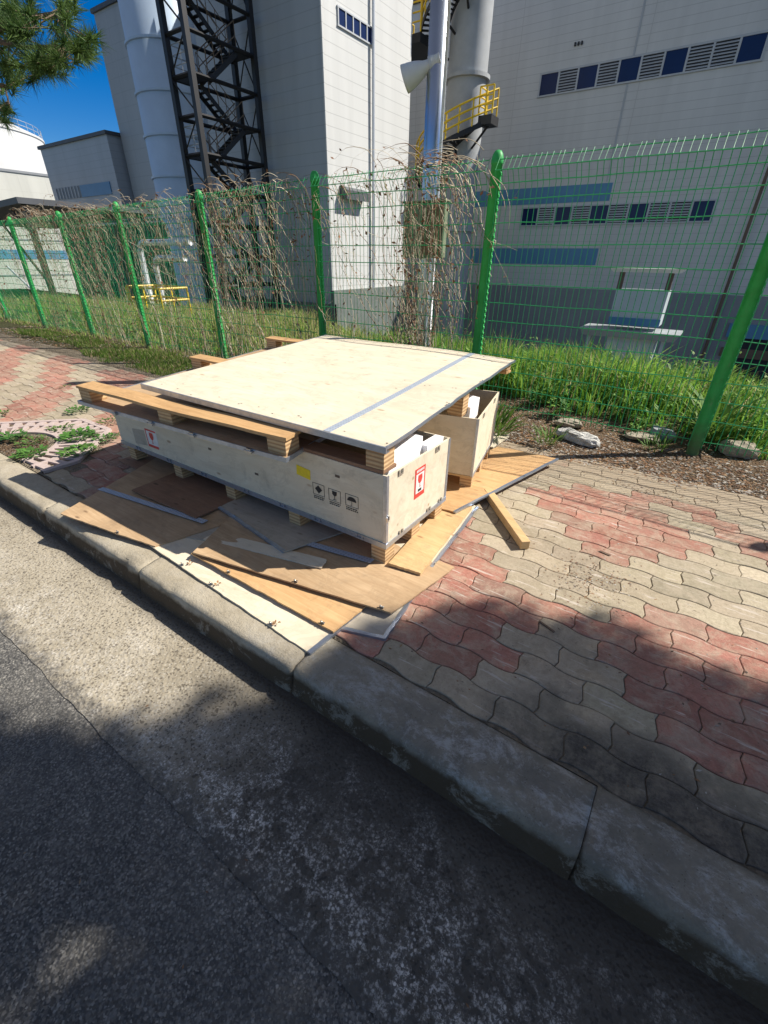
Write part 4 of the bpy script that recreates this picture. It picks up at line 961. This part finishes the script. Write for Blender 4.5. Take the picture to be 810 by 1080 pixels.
# right building
t = thing('factory_building', (-5, 42, -7.5), 'wide grey clad factory hall at the right with two rows of louvred windows', 'building')
YR = 42.0
b = MB(); b.box(-31, 24, YR, YR+20, -7.5, 18.5); b.build('wall', 'grey_cladding', t)
b = MB(); b.box(-31, 24, YR-.10, YR-.002, -7.5, -.55); b.build('base_course', 'plinth_grey', t)
b = MB(); b.box(-31.2, 24.2, YR-.25, YR+20.2, 18.502, 18.9); b.build('parapet', 'roof_dark', t)
ux = lambda k: -15.35+k*1.318
pat = 'WLWLWLWLLW'
for (z0, z1) in ((11.80, 12.93), (3.86, 4.98)):
    b = MB()
    b.box(ux(0)-.08, ux(10)+.08, YR-.09, YR-.003, z0-.09, z0); b.box(ux(0)-.08, ux(10)+.08, YR-.09, YR-.003, z1, z1+.09)
    for k in range(11): b.box(ux(k)-.06, ux(k)+.06, YR-.085, YR-.003, z0+.001, z1-.001)
    fr = b.build('window_frame', 'window_frame', t)
    for k, ch in enumerate(pat):
        xa, xb = ux(k)+.062, ux(k+1)-.062
        if ch == 'W':
            b = MB(); b.box(xa, xb, YR-.04, YR-.004, z0+.002, z1-.002); b.build('window_pane', 'window_glass', t)
        else:
            b = MB(); b.box(xa, xb, YR-.02, YR-.004, z0+.002, z1-.002, 1)
            for q in range(7):
                zz = z0+.05+q*(z1-z0-.06)/7; b.hexa([(xa, YR-.085, zz), (xb, YR-.085, zz), (xb, YR-.022, zz+.06), (xa, YR-.022, zz+.06)], [(xa, YR-.085, zz+.035), (xb, YR-.085, zz+.035), (xb, YR-.022, zz+.095), (xa, YR-.022, zz+.095)])
            b.build('louvre', ['louvre_slat', 'recess_dark'], t)
for (z0, z1) in ((5.25, 6.33), (1.12, 2.24)):
    b = MB(); b.box(-19.6, -8.9, YR-.03, YR-.003, z0, z1); b.build('colour_band', 'band_blue', t)
b = MB(); b.tube([(.06, YR-.35, -7.3), (.06, YR-.35, 18.2)], .10, 10); b.build('drain_pipe', 'door_brown', t)
b = MB(); b.box(-9.4, -9.28, YR-.03, YR-.002, 6.4, 18.3); b.build('joint_cover', 'louvre_slat', t)
b = MB(); b.box(1.2, 9.5, YR-.13, YR-.102, -7.4, -3.2); b.build('loading_door', 'recess_dark', t)
b = MB(); b.box(1.0, 9.7, YR-.30, YR-.102, -3.19, -2.3); b.build('door_lintel', 'band_blue', t)
b = MB(); b.box(1.0, 9.7, YR-.26, YR-.131, -4.5, -3.9); b.build('door_rail', 'door_brown', t)
b = MB()
for k in range(3): b.box(-13.3+k*.22, -13.2+k*.22, YR-.12, YR-.003, 14.1, 14.28)
b.build('vent_pipes', 'recess_dark', t)

# white building
t = thing('factory_building', (-20, 24, -7.5), 'tall white clad factory block with one bright sunlit side', 'building')
XW, YC, YE = -18.25, 21.4, 29.0
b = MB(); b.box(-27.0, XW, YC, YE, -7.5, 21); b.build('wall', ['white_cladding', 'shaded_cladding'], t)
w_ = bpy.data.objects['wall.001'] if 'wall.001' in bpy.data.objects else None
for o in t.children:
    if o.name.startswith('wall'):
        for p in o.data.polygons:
            if p.normal.y < -.5: p.material_index = 1  # road-side face gets the darker copy, its shade painted in
b = MB(); b.box(XW+.002, XW+.25, YC-.15, YE+.05, -7.5, -.2); b.box(-27, XW+.25, YC-.17, YC-.002, -7.5, -.9); b.build('base_course', 'plinth_green', t)
b = MB(); b.box(XW-.02, XW+.06, YC-.05, YC+.04, -.2, 21); b.build('corner_trim', 'white_cladding', t)
zA, zBt = 10.74, 11.29; zf = lambda y: 0
wy0, wy1 = 22.55, 25.25
b = MB()
b.box(XW+.002, XW+.07, wy0-.06, wy1+.1, zA-.06, zA); b.box(XW+.002, XW+.07, wy0-.06, wy1+.1, zBt, zBt+.06)
for k in range(6): y = lerp(wy0, wy1+.06, k/5); b.box(XW+.002, XW+.065, y-.035, y+.035, zA+.001, zBt-.001)
b.build('window_frame', 'window_frame', t)
for k in range(5):
    y0_, y1_ = lerp(wy0, wy1+.06, k/5)+.036, lerp(wy0, wy1+.06, (k+1)/5)-.036
    b = MB(); b.box(XW+.003, XW+.03, y0_, y1_, zA+.002, zBt-.002); b.build('window_pane', 'window_glass', t)
b = MB(); b.tube([(XW+.16, 25.15, -7), (XW+.16, 25.15, 20.5)], .085, 10); b.build('drain_pipe', 'pipe_metal', t)
b = MB(); b.hexa([(XW+.01, 22.3, 4.3), (XW+.5, 22.3, 4.1), (XW+.5, 24.4, 4.1), (XW+.01, 24.4, 4.3)], [(XW+.01, 22.3, 4.7), (XW+.5, 22.3, 4.5), (XW+.5, 24.4, 4.5), (XW+.01, 24.4, 4.7)]); b.build('awning', 'roof_dark', t)

# tall grey block, low annex, beige hall
t = thing('factory_building', (-37, 35, -7.5), 'tall plain grey block rising behind the ribbed silo', 'building')
b = MB(); b.box(-45.6, -28.6, 27, 44, -7.5, 17.25); b.build('wall', 'annex_cladding', t)
b = MB(); b.box(-45.75, -28.5, 26.85, 44.1, 17.252, 17.5); b.build('parapet', 'roof_dark', t)
t = thing('factory_building', (-52, 30, -7.5), 'low grey annex with a short blue window strip, left of the silo', 'building')
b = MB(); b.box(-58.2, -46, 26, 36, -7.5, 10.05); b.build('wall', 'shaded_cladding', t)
b = MB(); b.box(-58.4, -45.85, 25.85, 36.1, 10.052, 10.3); b.build('parapet', 'roof_dark', t)
b = MB(); b.box(-52.5, -47.2, 25.93, 25.998, 6.05, 6.95); b.build('window_pane', 'band_blue', t)
b = MB(); b.box(-57.4, -52.6, 25.97, 25.998, 6.05, 6.95, 1)
for k in range(8): b.box(-57.4+k*.62, -57.25+k*.62, 25.91, 25.968, 6.05, 6.95)
b.build('louvre', ['louvre_slat', 'plinth_grey'], t)
t = thing('factory_building', (-80, 20, -7.5), 'low cream sunlit hall at the far left in front of the tank', 'building')
b = MB(); b.box(-86, -75, 4, 35.5, -7.5, 9.85); b.build('wall', 'beige_cladding', t)
b = MB(); b.box(-86.1, -74.9, 3.9, 35.6, 9.852, 10.1); b.build('parapet', 'plinth_grey', t)
for z in (4.6, .75): b = MB(); b.box(-74.998, -74.95, 5, 35.3, z, z+1.0); b.build('colour_band', 'band_blue', t)
b = MB(); b.box(-74.998, -74.94, 5, 35.3, 2.8, 2.95); b.box(-74.998, -74.94, 5, 35.3, -1.15, -1.0); b.build('joint_cover', 'plinth_grey', t)
# storage tank
t = thing('storage_tank', (-109, 34, -7.5), 'huge white cylindrical storage tank with a roof railing, far left', 'tank')
b = MB(); b.lathe(-109, 34, [(14.2, -7.5), (14.2, 17.6), (14.35, 17.6), (14.35, 17.9), (12, 18.9), (0, 20)], 64); b.build('shell', 'tank_white', t)
b = MB()
for zz in (18.5, 19.1): b.tube([(-109+14.2*math.cos(a), 34+14.2*math.sin(a), zz) for a in [2*math.pi*k/48 for k in range(49)]], .04, 4)
for k in range(48): a = 2*math.pi*k/48; b.tube([(-109+14.2*math.cos(a), 34+14.2*math.sin(a), 17.7), (-109+14.2*math.cos(a), 34+14.2*math.sin(a), 19.1)], .03, 4)
b.build('railing', 'pipe_metal', t)
b = MB(); 
for a in (-.35, -.30): b.tube([(-109+14.4*math.cos(a), 34+14.4*math.sin(a), -7), (-109+14.4*math.cos(a), 34+14.4*math.sin(a), 18)], .07, 6)
for k in range(40): z = 8+k*.25; b.tube([(-109+14.4*math.cos(-.35), 34+14.4*math.sin(-.35), z), (-109+14.4*math.cos(-.3), 34+14.4*math.sin(-.3), z)], .03, 4)
b.build('ladder', 'plinth_grey', t)
# ribbed silo
t = thing('silo', (-34.6, 25, -7.5), 'pale blue ribbed cylindrical silo between the grey block and the stair tower', 'silo')
sx, sy, sr = -34.7, 25.0, 2.35
b = MB(); b.lathe(sx, sy, [(sr, -7.5), (sr, 24), (0, 25)], 48); b.build('shell', 'silo_paint', t, smooth=False)
for o in t.children: o.data.polygons.foreach_set('use_smooth', [abs(p.normal.z) < .5 for p in o.data.polygons])
for z in (1.5, 3.8, 6.15, 8.4, 10.6, 13.0, 15.4, 17.8):
    b = MB(); b.lathe(sx, sy, [(sr+.003, z-.09), (sr+.10, z-.06), (sr+.10, z+.06), (sr+.003, z+.09)], 48); b.build('ring', 'silo_paint', t)

# exhaust stack
t = thing('exhaust_stack', (-17.2, 34, -7.5), 'grey round exhaust stack with a flange, in front of the grey hall', 'chimney')
b = MB(); b.lathe(-17.2, 34, [(1.22, -7.5), (1.22, 17), (1.22, 24)], 48); b.build('shell', 'stack_paint', t, smooth=True)
for z in (11.2, 3.2): b = MB(); b.lathe(-17.2, 34, [(1.223, z-.12), (1.42, z-.10), (1.42, z+.10), (1.223, z+.12)], 48); b.build('flange', 'stack_paint', t)
# spiral stair around the stack
def spiral(label, th0, th1, z0, z1, ro, landing):
    t = thing('spiral_stair', (-17.2, 34, z0), label, 'stair', 'stairs around the exhaust stack'); n = 22; ri = 1.35
    P = lambda r, k: (-17.2+r*math.cos(R_(lerp(th0, th1, k))), 34+r*math.sin(R_(lerp(th0, th1, k))), lerp(z0, z1, k))
    for r in (ri+.05, ro):
        b = MB()
        for k in range(n):
            a, c = P(r, k/n), P(r, (k+1)/n); a2, c2 = P(r+.06, k/n), P(r+.06, (k+1)/n)
            b.hexa([(a[0],a[1],a[2]-.22),(a2[0],a2[1],a[2]-.22),(c2[0],c2[1],c[2]-.22),(c[0],c[1],c[2]-.22)], [(a[0],a[1],a[2]+.04),(a2[0],a2[1],a[2]+.04),(c2[0],c2[1],c[2]+.04),(c[0],c[1],c[2]+.04)])
        b.build('stringer', 'black_steel', t)
    b = MB()
    for k in range(n):
        a, c, d, e = P(ri+.12, k/n), P(ro-.01, k/n), P(ro-.01, (k+.85)/n), P(ri+.12, (k+.85)/n); z = a[2]
        b.hexa([(p[0], p[1], z-.04) for p in (a, c, d, e)], [(p[0], p[1], z) for p in (a, c, d, e)])
    b.build('treads', 'black_steel', t)
    b = MB()
    for h in (.45, .85, 1.28): b.tube([(p[0], p[1], p[2]+h) for p in [P(ro+.03, k/n) for k in range(n+1)]], .055, 6)
    for k in range(0, n+1, 2): p = P(ro+.03, k/n); b.tube([(p[0], p[1], p[2]), (p[0], p[1], p[2]+1.28)], .045, 6)
    b.build('handrail', 'safety_yellow', t)
    b = MB()
    for k in (.1, .4, .7, .95): a, c = P(1.23, k), P(ro, k); b.tube([(a[0], a[1], a[2]-1.1), (c[0], c[1], c[2]-.2)], .07, 6)
    b.build('brackets', 'black_steel', t)
    if landing:
        x0_, x1_, y0_, y1_, z = landing; b = MB(); b.box(x0_, x1_, y0_, y1_, z-.45, z-.02); b.build('landing', 'black_steel', t)
        b = MB()
        for h in (.45, .85, 1.28): b.tube([(x0_, y1_, z+h), (x0_, y0_, z+h), (x1_, y0_, z+h)], .042, 6)
        for (x, y) in ((x0_, y1_), (x0_, y0_), ((x0_+x1_)/2, y0_), (x1_, y0_)): b.tube([(x, y, z), (x, y, z+1.28)], .05, 6)
        b.build('landing_rail', 'safety_yellow', t)
spiral('lower run of the dark spiral stair with yellow rails round the exhaust stack', 172, 336, 5.8, 8.9, 3.0, (-15.2, -14.35, 31.9, 33.0, 8.9))
spiral('upper landing and stair run round the exhaust stack, above the horn speaker', 200, 322, 12.9, 16.0, 3.0, (-21.4, -19.3, 31.6, 34.2, 13.1))

# black stair tower
t = thing('stair_tower', (-22.8, 18.9, -7.5), 'black steel stair tower with zigzag flights and cross bracing', 'stair tower')
x0, x1, y0, y1 = -23.5, -22.05, 17.0, 20.75; ZTOP = 19.6
for (x, y) in ((x0, y0), (x1, y0), (x1, y1), (x0, y1)):
    b = MB(); b.box(x-.12, x+.12, y-.12, y+.12, -7.5, ZTOP); b.build('column', 'black_steel', t)
zl = [-5.6+2.8*k for k in range(9)]
b = MB()
for z in zl:
    for h in (z, z+1.4):
        for (pa, pb_) in (((x0, y0), (x1, y0)), ((x1, y0), (x1, y1)), ((x0, y0), (x0, y1)), ((x0, y1), (x1, y1))):
            if h == z or pa == (x1, y0) or pa == (x0, y0):
                b.tube([(*pa, h), (*pb_, h)], .085, 4)
b.build('beams', 'black_steel', t)
for k, z in enumerate(zl[:-1]):
    for q in (((x0, y0-.05, z), (x1, y0-.05, z+1.35)), ((x1, y0-.05, z+1.45), (x0, y0-.05, z+2.75)), ((x0, y1, z), (x1, y1, z+2.75)), ((x1, y1, z), (x0, y1, z+2.75))):
        b = MB(); b.tube(q, .04, 4); b.build('brace', 'black_steel', t)
for k, z in enumerate(zl):
    b = MB(); b.box(x0+.1, x1-.1, y0+.12, y0+.95, z-.06, z); b.build('landing', 'black_steel', t)
    b = MB(); b.box(x0+.1, x1-.1, y1-.95, y1-.12, z+1.34, z+1.4); b.build('landing', 'black_steel', t)
    if k == len(zl)-1: continue
    for (xa, za, zb_, ya, yb) in ((x1-.68, z, z+1.4, y0+.95, y1-.95), (x0+.12, z+2.8, z+1.4, y0+.95, y1-.95)):
        b = MB()
        for xx in (xa, xa+.54): b.hexa([(xx, ya, za-.20), (xx+.05, ya, za-.20), (xx+.05, yb, zb_-.20), (xx, yb, zb_-.20)], [(xx, ya, za+.04), (xx+.05, ya, za+.04), (xx+.05, yb, zb_+.04), (xx, yb, zb_+.04)])
        for q in range(8):
            f = (q+.5)/8; y = lerp(ya, yb, f); z_ = lerp(za, zb_, f); b.box(xa+.05, xa+.54, y-.11, y+.11, z_-.03, z_)
        b.build('flight', 'black_steel', t)
        b = MB()
        for xx in (xa+.02, xa+.56):
            for h in (.5, 1.0): b.tube([(xx, ya, za+h), (xx, yb, zb_+h)], .022, 4)
            for q in range(5): f = q/4; b.tube([(xx, lerp(ya, yb, f), lerp(za, zb_, f)), (xx, lerp(ya, yb, f), lerp(za, zb_, f)+1.0)], .02, 4)
        b.build('flight_rail', 'door_brown', t)
    b = MB()
    for h in (.4, .75, 1.1): b.tube([(x0+.1, y0+.9, z+h), (x0+.1, y0+.1, z+h), (x1-.1, y0+.1, z+h)], .02, 4); 
    for (x, y) in ((x0+.1, y0+.1), ((x0+x1)/2, y0+.1), (x1-.1, y0+.1)): b.tube([(x, y, z), (x, y, z+1.1)], .02, 4)
    b.build('landing_rail', 'stack_paint', t)

# guard booth with canopy
t = thing('booth', (-3.4, 30, -7.5), 'small pale booth with a white canopy, beyond the fence at the right', 'booth')
b = MB(); b.hexa([(-5.15, 29.0, .93), (-2.1, 29.0, .93), (-2.1, 31, .93), (-5.15, 31, .93)], [(-5.35, 28.8, 1.12), (-1.9, 28.8, 1.12), (-1.9, 31.2, 1.12), (-5.35, 31.2, 1.12)]); b.build('canopy', 'booth_white', t)
for x in (-4.75, -2.45):
    b = MB(); b.box(x-.12, x+.12, 29.3, 29.5, .102, .93); b.build('post', 'door_brown', t)
b = MB(); b.box(-4.85, -2.35, 29.25, 30.8, -1.6, .10); b.build('window_box', 'booth_panel', t)
b = MB(); b.box(-4.87, -2.33, 29.20, 29.248, -1.62, -1.25); b.build('sill', 'band_blue', t)
b = MB(); b.hexa([(-6.0, 28.9, -2.25), (-1.4, 28.9, -2.25), (-1.4, 31, -2.25), (-6.0, 31, -2.25)], [(-6.2, 28.7, -1.86), (-1.2, 28.7, -1.86), (-1.2, 31, -1.86), (-6.2, 31, -1.86)]); b.build('ledge', 'booth_ledge', t)
b = MB(); b.box(-4.7, -2.3, 29.3, 30.9, -7.5, -2.252); b.build('base', 'booth_panel', t)
for x in (-5.7, -1.9): b = MB(); b.box(x-.1, x+.1, 29.2, 29.4, -7.5, -2.252); b.build('leg', 'booth_panel', t)
for o in t.children:
    for v_ in o.data.vertices: w_ = Vector(v_.co)+t.location; v_.co = Vector((w_.x*.88, w_.y*.88, CAM_H+(w_.z-CAM_H)*.88))-t.location

# shelter, green screen, pipes, yellow railing on the left
t = thing('shelter', (-22, 9, -.4), 'dark flat roofed open shelter behind the fence at the far left', 'shelter')
b = MB(); b.hexa([(-30, 8, 2.55), (-20.6, 8, 2.9), (-20.6, 13, 2.9), (-30, 13, 2.55)], [(-30, 8, 2.75), (-20.6, 8, 3.08), (-20.6, 13, 3.08), (-30, 13, 2.75)]); b.build('roof', 'roof_dark', t)
for (x, y) in ((-20.9, 8.3), (-20.9, 12.5), (-26.5, 8.3)): b = MB(); b.box(x-.09, x+.09, y-.09, y+.09, -.6, 2.88); b.build('post', 'black_steel', t)
for q in ([(-20.9, 8.3, .4), (-23.6, 8.3, 2.6)], [(-20.9, 8.3, 1.9), (-22.0, 8.3, 2.75)]): b = MB(); b.tube(q, .05, 6); b.build('brace', 'black_steel', t)
t = thing('screen_wall', (-18, 9.8, -.4), 'dark green sheet screen wall behind the vines at the left', 'screen')
b = MB()
for k in range(56):
    xa = -21.7+k*.115; b.box(xa, xa+.085, 9.76+.03*(k % 2), 9.80+.03*(k % 2), -.7, 2.35)
b.box(-21.75, -15.2, 9.84, 9.86, -.7, 2.33); b.build('sheets', 'screen_green', t)
b = MB(); 
for z in (.55, 1.5, 2.38): b.box(-21.75, -15.2, 9.70, 9.757, z, z+.06)
b.build('rails', 'screen_green', t)
def elbow(name, label, xa, xb, y, z, zb):
    b = MB(); r = .085; pts = [(xa, y, zb), (xa, y, z-.3)]+[(xa+.3-.3*math.cos(a), y, z-.3+.3*math.sin(a)) for a in [math.pi/2*k/8 for k in range(1, 9)]]+[(xb, y, z)]
    b.tube(pts, r, 14); t = b.build(name, 'pipe_metal', None, smooth=True, origin=(xa, y, zb)); tag(t, label, 'pipe', 'silver pipes'); return t
elbow('bent_pipe', 'taller silver pipe bending over to the right behind the vines', -15.35, -12.7, 8.9, 1.76, -.9)
elbow('bent_pipe', 'shorter silver pipe bending over to the right in front of the taller one', -14.35, -12.8, 8.7, 1.36, -.9)
t = thing('safety_railing', (-12.8, 7.3, -.3), 'yellow safety railing box in the grass behind the fence', 'railing')
b = MB()
for y in (7.2, 8.0):
    for z in (.40, .68): b.tube([(-13.5, y, z), (-11.95, y, z)], .03, 6)
for z in (.40, .68):
    for x in (-13.5, -11.95): b.tube([(x, 7.2, z), (x, 8.0, z)], .03, 6)
b.build('rails', 'safety_yellow', t)
for x in (-13.5, -12.7, -11.95):
    for y in (7.2, 8.0): b = MB(); b.tube([(x, y, -.6), (x, y, .7)], .03, 6); b.build('post', 'safety_yellow', t)
b = MB(); b.box(-13.52, -13.3, 7.16, 7.168, -.35, .66); b.build('kick_panel', 'safety_yellow', t)
b = MB(); b.tube([(-16.3, 6.4, -.1), (-18.2, 6.2, 1.1)], .03, 6); tag(b.build('leaning_pole', 'pipe_metal', None, origin=(-16.3, 6.4, -.1)), 'thin white pole leaning in the grass under the shelter', 'pole')

# ------------------------------------------------------------------ pines
def needles(tufts, rad, nn, wd, colA, colB):
    Vs = []; Cs = []
    for (x, y, z, dx, dy, dz_) in tufts:
        d = RNG.normal(0, 1, (nn, 3)); d /= np.linalg.norm(d, axis=1)[:, None]; ax_ = np.array((dx, dy, dz_)); d = d*.85+ax_*.75; d /= np.linalg.norm(d, axis=1)[:, None]
        base = np.array((x, y, z))+ax_*rad*RNG.uniform(-.8, .4, (nn, 1))
        l = rad*RNG.uniform(.7, 1.15, (nn, 1)); s_ = np.cross(d, RNG.normal(0, 1, (nn, 3))); s_ /= np.linalg.norm(s_, axis=1)[:, None]+1e-6
        Vs.append(np.stack([base-s_*wd/2, base+s_*wd/2, base+d*l], 1)); t_ = np.clip(RNG.normal(RNG.random(), .22, (nn, 1)), 0, 1); Cs.append(np.array(colA)*(1-t_)+np.array(colB)*t_)
    V = np.concatenate(Vs).reshape(-1, 3); C = np.concatenate(Cs); return V, np.arange(len(V)).reshape(-1, 3), C
def pine(label, trunk, limbs, tufts, rad, nn, wd, colA=(.03, .075, .015), colB=(.13, .21, .05)):
    t = thing('pine_tree', trunk[0], label, 'tree', 'pine trees'); b = MB()
    b.tube(trunk, [lerp(.16, .05, i/(len(trunk)-1)) for i in range(len(trunk))], 12); b.build('trunk', 'pine_bark', t, smooth=True)
    b = MB(); nodes = []
    for L_ in limbs:
        b.tube(L_, [lerp(.045, .012, i/(len(L_)-1)) for i in range(len(L_))], 6)
        for i in range(len(L_)-1):
            for q in range(4): nodes.append(Vector(L_[i]).lerp(Vector(L_[i+1]), q/4))
    tt = []
    for p in tufts:
        P = Vector(p); n_ = min(nodes, key=lambda q: (q-P).length); d = (P-n_)
        mid = n_.lerp(P, .5)+Vector((random.gauss(0, .04), random.gauss(0, .04), -.03)); b.tube([n_, mid, P], [.009, .006, .004], 4, cap=False)
        dd = (P-mid).normalized()+Vector((0, 0, .35)); dd.normalize(); tt.append((*P, *dd))
    b.build('branches', 'pine_bark', t)
    V, F, C = needles(tt, rad, nn, wd, colA, colB); npmesh('needles', V, F, C, 'pine_needle', t, org=trunk[0])
    return t
random.seed(33)
def rayp(px, py, Y):
    d = rt2*((px-405)/f_px)+dn2*((py-540)/f_px)+fw; k = Y/d.y; return Vector((0, 0, CAM_H))+d*k
tu = []
for (cx_, cy_, rx, ry, n) in ((16, 22, 26, 30, 40), (38, 68, 22, 20, 24), (68, 14, 12, 20, 9), (89, 50, 8, 13, 14), (64, 60, 10, 12, 7), (6, 116, 6, 8, 6), (10, 75, 14, 20, 12)):
    for _ in range(n): tu.append(rayp(random.gauss(cx_, rx*.55), random.gauss(cy_, ry*.55), random.uniform(3.0, 3.9)))
for _ in range(110): tu.append(Vector((random.gauss(-9.4, .9), random.gauss(2.2, .7), random.uniform(4.9, 7.2))))
for _ in range(40): tu.append(Vector((random.gauss(-8.6, .5), random.gauss(2.4, .35), random.uniform(4.2, 5.2))))
c_ = rayp(30, 50, 3.4)
lim = [[(-9.5, 2.0, 3.4), (-8.6, 2.4, 3.75), tuple(c_+Vector((-.5, -.15, .1))), tuple(c_), tuple(rayp(85, 48, 3.5))], [(-9.5, 2.0, 3.0), (-8.4, 2.6, 3.1), tuple(rayp(5, 90, 3.3)), tuple(rayp(10, 112, 3.3))], [tuple(c_+Vector((-.6, -.1, .2))), tuple(rayp(25, 20, 3.4)), tuple(rayp(72, 12, 3.4))], [(-9.5, 2.0, 4.5), (-9, 2.4, 5.2), (-8.5, 2.6, 5.8)], [(-9.5, 2, 4.6), (-10, 1.6, 5.6), (-10.2, 1.5, 6.6)]]
pine('pine tree at the left whose needled branch hangs into the top left corner', [(-9.6, 2.0, 0), (-9.55, 2.0, 2), (-9.5, 2.05, 4), (-9.4, 2.1, 6.6)], lim, tu, .17, 90, .0085)

# street pine right of the camera: only its shade on road and pavement is in view
random.seed(44)
SH = [(-3.4, -2.4), (-2.6, -.9), (-1.90, -.05), (-1.38, .40), (-1.02, .74), (-.82, 1.22), (-.58, 1.55), (-.42, 1.74), (.0, 1.74), (.55, 1.78), (1.2, 2.0), (2.0, 1.4), (2.4, -.6), (1.6, -2.6)]
tu = []
g_ = .088
for ix in range(int(6.2/g_)):
    for iy in range(int(5.0/g_)):
        gx, gy = -3.4+(ix+random.random())*g_, -2.7+(iy+random.random())*g_
        if not inpoly(gx+random.gauss(0, .05), gy+random.gauss(0, .05), SH): continue
        qx, qy = (gx+.66)*.80+(gy-.05)*.6, -(gx+.66)*.6+(gy-.05)*.8
        if (qx/.46)**2+(qy/.25)**2 < 1: continue
        if fbm(gx*2.2+5, gy*2.2+3) < .28 and gy > .95: continue
        z = 4.4+1.7*random.random()**1.3-.15*((gx)**2+(gy+.6)**2)*.35; h = z-(0 if gy > .84 else -.145)
        tu.append(Vector((gx+.75*h, gy+.68*h, z)))
cen = sum(tu, Vector())/len(tu); base = Vector((cen.x+.9, 1.62, 0)); lim = []
for k in range(16):
    p = tu[k*37 % len(tu)]; s0 = Vector((base.x-.1, base.y+.1, lerp(2.2, 4.8, k/16))); lim.append([tuple(s0), tuple(s0.lerp(p, .4)+Vector((0, 0, .25))), tuple(s0.lerp(p, .75)+Vector((0, 0, .1))), tuple(p)])
pine('street pine just right of the picture that shades the road and kerb', [tuple(base), tuple(base+Vector((.05, 0, 1.8))), tuple(base+Vector((-.1, .1, 3.6))), tuple(base+Vector((-.3, .4, 5.6)))], lim, tu, .165, 76, .014)
